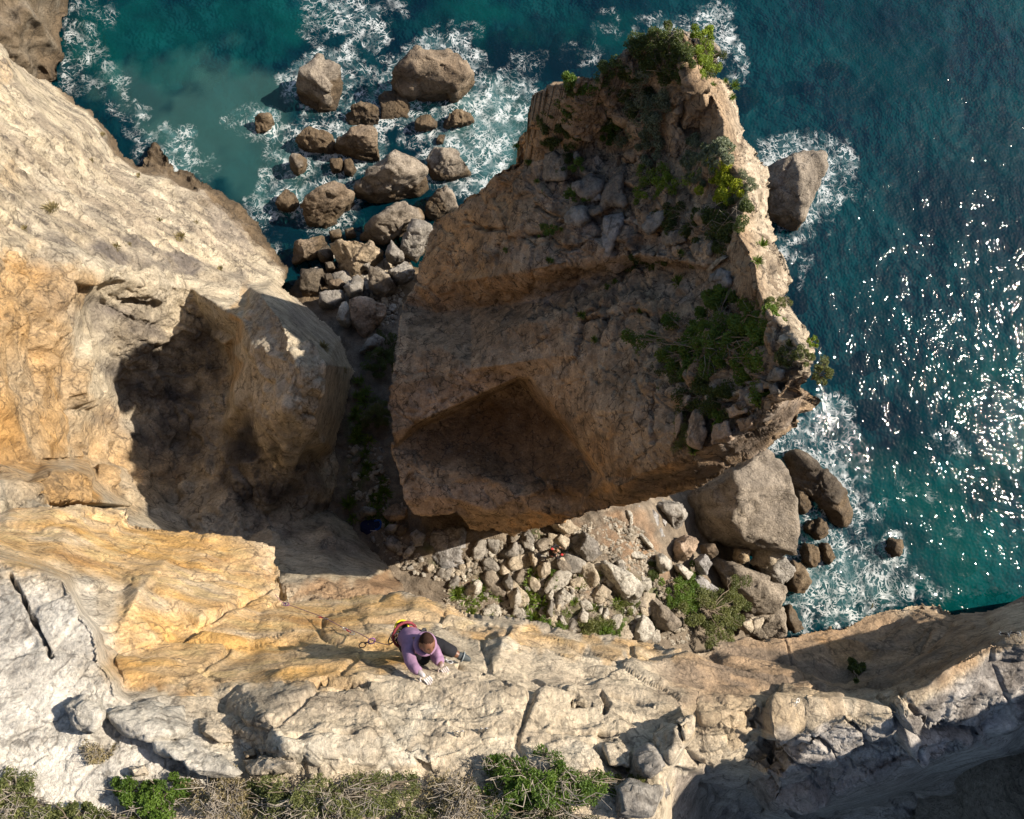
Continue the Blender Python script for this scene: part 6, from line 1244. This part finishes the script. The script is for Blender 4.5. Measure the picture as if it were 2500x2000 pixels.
tufts(TG, [(rg.uniform(850, 960), rg.uniform(1090, 1290)) for _ in range(16)], .4, 'green', 'dark green tuft on the gully floor', 'green tufts in the gully', 4)
LT = [(135, 505), (150, 515), (125, 512), (300, 585), (315, 600), (275, 612), (285, 605), (220, 400), (225, 395), (295, 418), (340, 430), (260, 492), (250, 330), (210, 335), (390, 540), (430, 585), (440, 580), (410, 590), (480, 545), (530, 545), (290, 665), (55, 555), (60, 560), (640, 570), (540, 660), (700, 745), (790, 850), (800, 870), (840, 905), (855, 925)]
tufts('left_cliff', LT[::2], .26, 'dry', 'dry grass tuft rooted in the left cliff slab', 'dry grass tufts on the left cliff', 5)
PT = [(1395, 470), (1340, 640), (1310, 445), (1330, 470), (1465, 640), (1655, 690), (1530, 660), (1600, 655), (1450, 830), (1420, 770), (1560, 760), (1500, 690), (1480, 700), (1370, 560), (1660, 620), (1690, 650), (1610, 830), (1560, 860), (1850, 950), (1820, 1000), (1690, 1100), (1520, 640), (1260, 360), (1300, 340), (1290, 400), (1235, 610), (1790, 210), (1770, 200), (1785, 240), (1740, 210), (1845, 640), (1860, 600)]
tufts(PF, PT, .17, 'green', 'small green weed growing in a crack of the pillar', 'weeds in the pillar cracks', 6)

# ================================================================== PEOPLE AND CLIMBING GEAR
def tube_smooth(pts, n=6):
    """Catmull-Rom through points"""
    P = [np.asarray(q, float) for q in pts]; P = [2*P[0]-P[1]]+P+[2*P[-1]-P[-2]]; out = []
    for k in range(1, len(P)-2):
        for j in range(n):
            t = j/n; a, b, c, d = P[k-1], P[k], P[k+1], P[k+2]
            out.append(.5*((2*b)+(-a+c)*t+(2*a-5*b+4*c-d)*t*t+(-a+3*b-3*c+d)*t**3))
    out.append(P[-2]); return out
def skin_mesh(chains, sub=2):
    """chains: list of [(point, radius), ...]; chains that start on an existing point join it. Returns (verts, faces)"""
    vs, es, rd, roots = [], [], [], []
    def vid(p):
        for k, q in enumerate(vs):
            if np.linalg.norm(q-p) < 1e-5: return k
        return None
    for ch in chains:
        prev = None
        for (p, r) in ch:
            p = np.asarray(p, float); k = vid(p)
            if k is None:
                k = len(vs); vs.append(p); rd.append(r)
                if prev is None: roots.append(k)
            if prev is not None: es.append((prev, k))
            prev = k
    me = bpy.data.meshes.new('tmp'); me.from_pydata([tuple(v) for v in vs], es, []); o = bpy.data.objects.new('tmp', me); COL.objects.link(o)
    m = o.modifiers.new('s', 'SKIN'); m.use_smooth_shade = True; m.branch_smoothing = .5
    if not me.skin_vertices:
        bpy.context.view_layer.objects.active = o; bpy.ops.mesh.customdata_skin_add()
    for k, sv in enumerate(me.skin_vertices[0].data):
        r = rd[k]; sv.radius = (r, r) if not isinstance(r, tuple) else r; sv.use_root = k in roots
    s_ = o.modifiers.new('d', 'SUBSURF'); s_.levels = sub; s_.render_levels = sub
    dg = bpy.context.evaluated_depsgraph_get(); ev = o.evaluated_get(dg).to_mesh()
    co = np.empty(len(ev.vertices)*3); ev.vertices.foreach_get('co', co); co = co.reshape(-1, 3); fc = [list(p.vertices) for p in ev.polygons]
    o.evaluated_get(dg).to_mesh_clear(); bpy.data.objects.remove(o); bpy.data.meshes.remove(me)
    return co, fc
def join(parts):
    co, fc, n = [], [], 0
    for c, f in parts:
        co.append(np.asarray(c)); fc += [[i+n for i in q] for q in f]; n += len(c)
    return np.concatenate(co), fc
def ellipsoid(center, axes, radii, sub=4, fn=None):
    v, f = ico(sub); q = v.copy()
    if fn is not None: q = fn(q)
    A = np.stack([np.asarray(a)*r for a, r in zip(axes, radii)])
    return q@A+np.asarray(center), f.tolist()
def unit(v): v = np.asarray(v, float); return v/np.linalg.norm(v)
def head_shape(v):
    """x = right, y = face, z = crown"""
    q = v.copy(); x, y, z = v[:, 0], v[:, 1], v[:, 2]
    low = sm(-z, .1, .9); q[:, 0] *= 1-.28*low; q[:, 1] *= 1-.10*low                       # jaw narrower
    q[:, 1] += .16*np.exp(-((x/.16)**2+((z+.20)/.22)**2))*(y > .2)                          # nose
    q[:, 1] -= .10*(np.exp(-(((np.abs(x)-.36)/.17)**2+((z-.02)/.13)**2)))*(y > .2)           # eye sockets
    q[:, 1] += .06*np.exp(-((x/.6)**2+((z-.18)/.10)**2))*(y > .2)                           # brow
    q[:, 1] += .07*np.exp(-((x/.26)**2+((z+.52)/.08)**2))*(y > .2)                          # lips
    q[:, 1] += .08*np.exp(-((x/.25)**2+((z+.82)/.16)**2))*(y > 0)                           # chin
    e = np.exp(-(((np.abs(x)-1.0)/.22)**2+((y+.05)/.16)**2+((z+.06)/.26)**2)); q[:, 0] += np.sign(x)*.20*e   # ears
    return q
M_SKIN = {}
def cloth(name, col, var=.18): return plain(name, col, .9, var, 14, 0, .15, .012)
def hand(wrist, palm, dirf, side, curl, s=1.0):
    """five separate fingers rooted inside the palm"""
    d = unit(dirf); n = unit(np.cross(d, side)); sd = unit(side); ch = []
    for k, (o_, L) in enumerate(((-.030, .070), (-.010, .080), (.010, .075), (.030, .058))):
        r = palm+sd*o_*s+d*.015*s; a = r+d*L*.5*s+n*curl*.010*s; b = a+unit(d+n*curl*.9)*L*.35*s; c = b+unit(d*.5+n*curl)*L*.30*s
        ch.append([(r, .009*s), (a, .009*s), (b, .008*s), (c, .007*s)])
    r = palm-sd*.034*s-d*.02*s; a = r+unit(-sd+d*.7)*.032*s; b = a+unit(d-sd*.2+n*curl*.5)*.028*s
    ch.append([(r, .011*s), (a, .010*s), (b, .008*s)]); return ch
def person(label, J, face, crown, skin, top, legs, shoe, hair, seed, hood=True, s=1.0, chalk=None, cap=None):
    root = empty('person', J['base']); tag(root, label, 'person'); B = np.array(J['base'], float); T = lambda k: np.array(J[k], float)-B
    pel, wai, che, nek = T('pelvis'), T('waist'), T('chest'), T('neck'); hd = T('head'); mid = lambda a, b, t: a+(b-a)*t
    core = [(pel, .125*s), (wai, .12*s), (che, .135*s), (nek, .058*s), (hd, .05*s)]
    ch = [core]
    for k in 'RL':
        sh, el, wr, pa = T('shoulder'+k), T('elbow'+k), T('wrist'+k), T('palm'+k)
        ch.append([(che, .13*s), (sh, .062*s), (mid(sh, el, .5), .052*s), (el, .042*s), (mid(el, wr, .4), .042*s), (wr, .029*s), (pa, (.036*s, .022*s))])
        hp, kn, an, to = T('hip'+k), T('knee'+k), T('ankle'+k), T('toe'+k)
        ch.append([(pel, .12*s), (hp, .092*s), (mid(hp, kn, .5), .08*s), (kn, .058*s), (mid(kn, an, .35), .058*s), (an, .038*s), (to, .03*s)])
    body = skin_mesh(ch, 2); parts = [body]
    hnd = []
    for k in 'RL':
        pa, wr = T('palm'+k), T('wrist'+k); hnd.append(skin_mesh(hand(wr, pa, T('finger'+k)-pa if 'finger'+k in J else pa-wr, T('side'+k)+B, .8), 1))
    parts += hnd
    y = unit(face); z = unit(np.asarray(crown)-np.dot(crown, y)*y); x = np.cross(y, z)
    parts.append(ellipsoid(hd, (x, y, z), (.078*s, .098*s, .122*s), 4, head_shape))
    co, fc = join(parts); nb = len(co)
    c = np.tile(np.array(skin), (nb, 1)); h = (co-hd); hx, hy, hz = h@x/.078/s, h@y/.098/s, h@z/.122/s; near = (np.sqrt(hx**2+hy**2+hz**2) < 1.45)
    beard = near & (hz < -.42) & (hy > .1); lips = near & (np.abs(hx) < .3) & (np.abs(hz+.52) < .09) & (hy > .7); eyes = near & (np.abs(np.abs(hx)-.36) < .17) & (np.abs(hz-.02) < .07) & (hy > .5); brow = near & (np.abs(np.abs(hx)-.38) < .24) & (np.abs(hz-.20) < .05) & (hy > .5)
    c[beard] = np.array(hair)*1.2; c[eyes] = (.02, .015, .012); c[brow] = hair; c[lips] = np.array(skin)*1.25+np.array((.05, 0, .01))
    if chalk is not None:
        for q in chalk:
            dq = np.linalg.norm(co-(T(q)), axis=1); c = mixc(c, (.62, .58, .58), (1-sm(dq, .05, .12))*.75)
    me = mesh_np('body', co, fc, True, c)
    key = 'skin_'+str(seed)
    N = NB(key); a = N.new('Attribute', attribute_name='albedo'); N.l.new(a.outputs['Color'], N.b.inputs['Base Color']); N.b.inputs['Roughness'].default_value = .45
    link('body', me, N.m, root)
    # hair: a close cap over the scalp
    def cap_fn(v):
        q = head_shape(v); return q*1.035
    v, f = ico(4); keep = (v[:, 2] > .30-.55*np.clip(-v[:, 1], 0, 1)*1.2+.18*(v[:, 1] > .35)); f2 = [q for q in f.tolist() if all(keep[i] for i in q)]
    A = np.stack([x*.078*s, y*.098*s, z*.122*s]); link('hair', mesh_np('hair', cap_fn(v)@A+hd, f2, True), plain('hair_'+str(seed), hair, 1.0, .3, 60, 0, .02), root)
    # top
    ch = [[(pel+(wai-pel)*.15, .148*s), (wai, .15*s), (che, .165*s), (mid(che, nek, .75), .085*s)]]
    for k in 'RL':
        sh, el, wr = T('shoulder'+k), T('elbow'+k), T('wrist'+k)
        ch.append([(che, .16*s), (sh, .085*s), (mid(sh, el, .5), .074*s), (el, .066*s), (mid(el, wr, .45), .062*s), (mid(el, wr, .92), .044*s)])
    co, fc = skin_mesh(ch, 2); wr_ = .014*fbm(co*16, 3, seed)+.022*(ridged(co*np.array([7, 7, 11])+3*fbm(co*4, 2, 3)[:, None], 3, seed+1)-.6); co = co+wr_[:, None]*unit(co.mean(0)*0+[.3, .5, .8])
    tp = link('hooded_top' if hood else 'jacket', mesh_np('top', co, fc, True), cloth('cloth_top_'+str(seed), top), root)
    if hood:
        ring = []; ax = unit(hd-nek); u = unit(np.cross(ax, face)); w_ = unit(np.cross(u, ax))
        for j in range(13):
            t = math.tau*j/12; back = .5-.5*math.cos(t); ring.append(nek+ax*.045+u*math.sin(t)*.098*s-w_*(-math.cos(t))*.098*s)
        L = [(tube_smooth(ring[:13], 3), .030*s, .030*s)]; link('hood', tube_mesh('hood', L, 8), cloth('cloth_hood_'+str(seed), top), tp)
    # trousers
    ch = [[(mid(pel, wai, .35), .135*s), (pel, .14*s)]]
    for k in 'RL':
        hp, kn, an = T('hip'+k), T('knee'+k), T('ankle'+k)
        ch.append([(pel, .14*s), (hp, .108*s), (mid(hp, kn, .5), .096*s), (kn, .078*s), (mid(kn, an, .45), .07*s), (mid(kn, an, .82), .062*s)])
    co, fc = skin_mesh(ch, 2); co = co+(.008*fbm(co*20, 3, seed+7))[:, None]; link('trousers', mesh_np('trousers', co, fc, True), cloth('cloth_legs_'+str(seed), legs, .25), root)
    for k in 'RL':
        an, to = T('ankle'+k), T('toe'+k); d = unit(to-an); up = unit(np.cross(d, [.3, .2, 1])); up2 = np.cross(d, up)
        sh_ = link('shoe', mesh_np('shoe', *skin_mesh([[(an-d*.03, .048*s), (mid(an, to, .5), (.05*s, .042*s)), (to, .040*s), (to+d*.05, .022*s)]], 2)), plain('shoe_'+str(seed)+k, shoe, .7, .2, 25), root)
        link('strap', tube_mesh('strap', [([mid(an, to, .5)+(up*math.cos(t)+up2*math.sin(t))*.054*s for t in [math.tau*j/12 for j in range(13)]], .008, .008)], 5), plain('strap_'+str(seed)+k, (.22, .25, .26), .6), sh_)
    # harness
    bl = [(pel+(wai-pel)*.2)+ (unit(np.cross(wai-pel, [1, .2, .1]))*math.cos(t)+unit(np.cross(wai-pel, np.cross(wai-pel, [1, .2, .1])))*math.sin(t))*.140*s for t in [math.tau*j/16 for j in range(17)]]
    hs = link('harness', tube_mesh('harness', [(bl, .017*s, .017*s)], 6), plain('harness_'+str(seed), (.16, .02, .03), .7, .6, 12), root)
    for k in 'RL':
        hp, kn = T('hip'+k), T('knee'+k); a_ = unit(kn-hp); q = mid(hp, kn, .25); e1 = unit(np.cross(a_, [.2, .9, .3])); e2 = np.cross(a_, e1)
        link('leg_loop', tube_mesh('leg_loop', [([q+(e1*math.cos(t)+e2*math.sin(t))*.112*s for t in [math.tau*j/12 for j in range(13)]], .014, .014)], 6), plain('leg_loop_'+str(seed)+k, (.03, .03, .035), .7), hs)
    return root
def jp(x, y, d): return np.array(V(x, y, d))
CJ = dict(base=jp(1010, 1590, 9.4), pelvis=jp(986, 1547, 9.08), waist=jp(1000, 1560, 8.94), chest=jp(1022, 1574, 8.80), neck=jp(1036, 1573, 8.66), head=jp(1043, 1571, 8.50),
  shoulderR=jp(992, 1580, 8.76), elbowR=jp(1004, 1622, 8.56), wristR=jp(1030, 1647, 8.44), palmR=jp(1038, 1652, 8.42), fingerR=jp(1048, 1661, 8.45), sideR=(.6, .35, .1),
  shoulderL=jp(1061, 1583, 8.80), elbowL=jp(1069, 1607, 8.74), wristL=jp(1077, 1624, 8.66), palmL=jp(1081, 1629, 8.66), fingerL=jp(1087, 1636, 8.70), sideL=(.6, .4, .1),
  hipR=jp(982, 1556, 9.1), kneeR=jp(1040, 1612, 8.86), ankleR=jp(1034, 1600, 9.08), toeR=jp(1040, 1606, 9.12),
  hipL=jp(1008, 1552, 9.1), kneeL=jp(1090, 1583, 8.96), ankleL=jp(1119, 1600, 8.98), toeL=jp(1140, 1608, 8.99))
climber = person('climber in lilac hooded top and black trousers reaching for a hold', CJ, (.36, -.45, .62), (-.05, .8, .62), (.155, .070, .040), (.27, .165, .26), (.020, .020, .024), (.045, .055, .06), (.040, .022, .016), 1, True, 1.0, chalk=('fingerR', 'palmR', 'fingerL'))
bg_ = depth_of('talus_ground', 1342, 1352)
BJ0 = np.array(V(1338, 1350, bg_)); b3 = lambda x, y, z: BJ0+np.array([x, y, z])
BJ = dict(base=BJ0, pelvis=b3(0, -.05, .95), waist=b3(.02, -.02, 1.12), chest=b3(.07, .02, 1.33), neck=b3(.11, .05, 1.50), head=b3(.15, .08, 1.64),
  shoulderL=b3(-.06, .20, 1.40), elbowL=b3(.14, .34, 1.18), wristL=b3(.36, .24, 1.20), palmL=b3(.42, .22, 1.21), sideL=(0, .5, .5),
  shoulderR=b3(.14, -.18, 1.40), elbowR=b3(.28, -.28, 1.16), wristR=b3(.48, -.10, 1.14), palmR=b3(.54, -.08, 1.15), sideR=(0, .5, .5),
  hipR=b3(.02, -.13, .9), kneeR=b3(.10, -.18, .48), ankleR=b3(.02, -.20, .08), toeR=b3(.20, -.24, .04), hipL=b3(-.02, .05, .9), kneeL=b3(.06, .10, .48), ankleL=b3(-.04, .12, .08), toeL=b3(.14, .16, .04))
person('belayer in a black and red jacket standing among the pale rubble below', BJ, (.55, -.15, .75), (-.5, .1, .85), (.33, .19, .13), (.020, .017, .018), (.17, .15, .10), (.03, .03, .03), (.10, .075, .04), 2, False, 1.0)
for nm, q in (('shoulder_patch', b3(-.06, .16, 1.47)), ('cuff', b3(.46, -.10, 1.17))):
    o = link(nm, mesh_np(nm, *ellipsoid((0, 0, 0), np.eye(3), (.07, .055, .03), 3)), plain('red_cloth_'+nm, (.45, .03, .03), .8)); par = [z for z in bpy.data.objects if z.name.startswith('jacket')][0]; o.parent = par; o.location = Vector(q)-Vector(BJ0)
M_STEEL = plain('steel', (.45, .44, .43), .35, .15, 40, 1.0); M_ROPE = plain('rope_sheath', (.30, .16, .22), .85, .55, 90); M_ALU = plain('pale_metal', (.75, .74, .72), .3, .1, 30, .8); M_PURPLE = plain('purple_metal', (.22, .06, .30), .35, .15, 30, .5); M_BLACK = plain('black_tape', (.025, .02, .03), .8); M_RED = plain('red_tape', (.45, .03, .05), .8); M_WHITE = plain('white_tape', (.75, .73, .70), .7); M_YEL = plain('yellow_cloth', (.70, .58, .03), .7, .2, 20)
# rope
rp = [(962, 1566, 9.0), (947, 1574), (910, 1564), (874, 1545), (839, 1533), (790, 1508), (728, 1485), (690, 1471), (672, 1452)]
R3 = [jp(q[0], q[1], q[2] if len(q) > 2 else min(depth_of('near_cliff', q[0], q[1])-.45, 13.6)) for q in rp]
tag(link('rope', tube_mesh('rope', [(tube_smooth(R3, 8), .0048, .0048)], 6), M_ROPE), 'thin dark rope running from the climber to the block corner', 'rope')
# chalk bag
cb = jp(981, 1531, 9.08); axc = unit(CAM-cb+np.array([-.6, .5, 0])); e1 = unit(np.cross(axc, [0, 1, .2])); e2 = np.cross(axc, e1)
root = empty('chalk_bag', cb); tag(root, 'yellow rimmed chalk bag hanging from the climber harness', 'chalk bag')
co, fc = [], []
for k, (h, r) in enumerate(((0, .070), (-.06, .074), (-.14, .072), (-.17, .05), (-.175, .0))):
    for j in range(16): t = math.tau*j/16; co.append(axc*h+(e1*math.cos(t)+e2*math.sin(t))*r)
    if k:
        for j in range(16): fc.append([(k-1)*16+j, (k-1)*16+(j+1) % 16, k*16+(j+1) % 16, k*16+j])
link('bag_body', mesh_np('bag_body', np.array(co), fc, True), M_YEL, root)
link('rim', tube_mesh('rim', [([(e1*math.cos(t)+e2*math.sin(t))*.072 for t in [math.tau*j/16 for j in range(17)]], .012, .012)], 6), M_YEL, root)
link('lining', mesh_np('lining', np.array([axc*-.05+(e1*math.cos(t)+e2*math.sin(t))*.066 for t in [math.tau*j/16 for j in range(16)]]), [list(range(16))], True), plain('dark_lining', (.03, .028, .02), .9), root)
link('strap', tube_mesh('strap', [([e1*.07, e1*.09-axc*.05, (np.array(CJ['pelvis'])-cb)*.7], .006, .006)], 4), M_YEL, root)
# quickdraws
def oval(c, u, w_, a, b, r, n=16): return ([c+u*math.cos(t)*a+w_*math.sin(t)*b for t in [math.tau*j/n for j in range(n+1)]], r, r)
def quickdraw(label, p, q, m_in, m_out, m_tape, s=1.0, group=None):
    p, q = np.asarray(p), np.asarray(q); root = empty('quickdraw', p); tag(root, label, 'quickdraw', group); d = unit(q-p); n = unit(np.cross(d, [.4, .3, .8])); L = np.linalg.norm(q-p)
    link('carabiner', tube_mesh('carabiner', [oval(d*.03*s, d, n, .048*s, .026*s, .0055*s)], 5), m_in, root)
    link('carabiner', tube_mesh('carabiner', [oval(d*(L-.03*s), d, n, .048*s, .026*s, .0055*s)], 5), m_out, root)
    link('tape', tube_mesh('tape', [([d*.06*s, d*L*.5+n*.006, d*(L-.06*s)], .008*s, .008*s)], 5), m_tape, root)
def nr(x, y, k=.4): return jp(x, y, depth_of('near_cliff', x, y)-k)
quickdraw('quickdraw with a purple carabiner hanging from the rope near the climber', nr(912, 1563, .48), nr(880, 1577, .30), M_PURPLE, M_BLACK, M_BLACK, 1.15)
quickdraw('red taped quickdraw clipped midway along the rope', nr(797, 1511, .42), nr(781, 1507, .3), M_STEEL, M_RED, M_RED, 1.0)
quickdraw('pale quickdraw clipped to the rope near the purple one', nr(840, 1534, .42), nr(862, 1548, .3), M_ALU, M_ALU, M_RED, 1.0)
quickdraw('quickdraw at the block corner end of the rope', nr(703, 1476, .5), nr(690, 1474, .4), M_PURPLE, M_STEEL, M_BLACK, 1.0)
quickdraw('red sling and carabiners racked on the climber back', jp(975, 1543, 9.0), jp(962, 1562, 9.05), M_STEEL, M_ALU, M_RED, 1.2)
quickdraw('black quickdraw racked at the climber left hip', jp(962, 1546, 9.05), jp(953, 1568, 9.1), M_ALU, M_BLACK, M_BLACK, 1.2)
quickdraw('pink and grey quickdraw racked behind the climber hood', jp(1000, 1535, 9.0), jp(1018, 1540, 9.0), M_RED, M_STEEL, M_RED, 1.1)
quickdraw('white sling loop hanging below the climber hand', nr(1080, 1606, .25), nr(1102, 1618, .2), M_WHITE, M_WHITE, M_WHITE, .9)
quickdraw('white quickdraw hanging from a bolt on the right wall', nr(1950, 1708, .35), nr(1940, 1722, .3), M_WHITE, M_STEEL, M_WHITE, .7)
quickdraw('small steel quickdraw beside the white one on the right wall', nr(2000, 1711, .3), nr(2006, 1716, .25), M_STEEL, M_STEEL, M_BLACK, 1.0)
quickdraw('dark quickdraw hanging at the far right rim of the wall', nr(2440, 1546, .3), nr(2462, 1550, .3), M_ALU, M_STEEL, M_BLACK, 1.2)
quickdraw('steel quickdraw beside the dark one at the far right rim', nr(2466, 1544, .3), nr(2490, 1548, .3), M_STEEL, M_ALU, M_BLACK, 1.1)
# staple anchors
for (x, y, wd, ht, lab) in ((1116, 1794, 4, 11, 'steel staple anchor, first from the left in the rock shelf'), (1128, 1795, 5, 13, 'steel staple anchor, second from the left in the rock shelf'), (1174, 1788, 4, 12, 'steel staple anchor, third from the left in the rock shelf'), (1186, 1788, 5, 13, 'steel staple anchor, rightmost in the rock shelf')):
    d = depth_of('near_cliff', x, y)-.06; a, b = jp(x-wd, y, d), jp(x+wd, y, d); up = (jp(x, y-ht, d)-jp(x, y, d))*1.0+np.array([0, 0, .05]); c = (a+b)/2
    pts = [a-up*.4, a]+[c+(b-a)*.5*-math.cos(t)+up*(.5+.5*math.sin(t)) for t in [math.pi*j/8 for j in range(9)]]+[b, b-up*.4]
    o = link('staple_anchor', tube_mesh('staple_anchor', [([q-c for q in pts], .0055, .0055)], 6), M_STEEL); o.location = c; tag(o, lab, 'anchor')
# blue rope bag
gb = np.array(V(905, 1287, depth_of('talus_ground', 905, 1287))); root = empty('rope_bag', gb); tag(root, 'dark blue rope bag lying in the shaded gully', 'bag')
v, f = ico(4); q = v*np.array([.50, .40, .24]); q[:, 2] = np.clip(q[:, 2], -.1, .2)+.10+.03*fbm(v*3, 3, 4); q[:, :2] *= (1+.10*fbm(v*2, 2, 8))[:, None]
link('bag_body', mesh_np('bag_body', q, f, True), cloth('navy_cloth', (.010, .016, .060)), root)
link('handle', tube_mesh('handle', [(tube_smooth([(.18, .28, .28), (.42, .30, .36), (.50, .10, .36), (.40, -.10, .30), (.22, -.12, .28)], 5), .05, .05)], 8), cloth('blue_webbing', (.012, .06, .28)), root)
link('trim', tube_mesh('trim', [([(.0, -.18, .30), (.15, -.20, .31), (.30, -.18, .28)], .02, .02)], 5), cloth('white_webbing', (.45, .45, .5)), root)
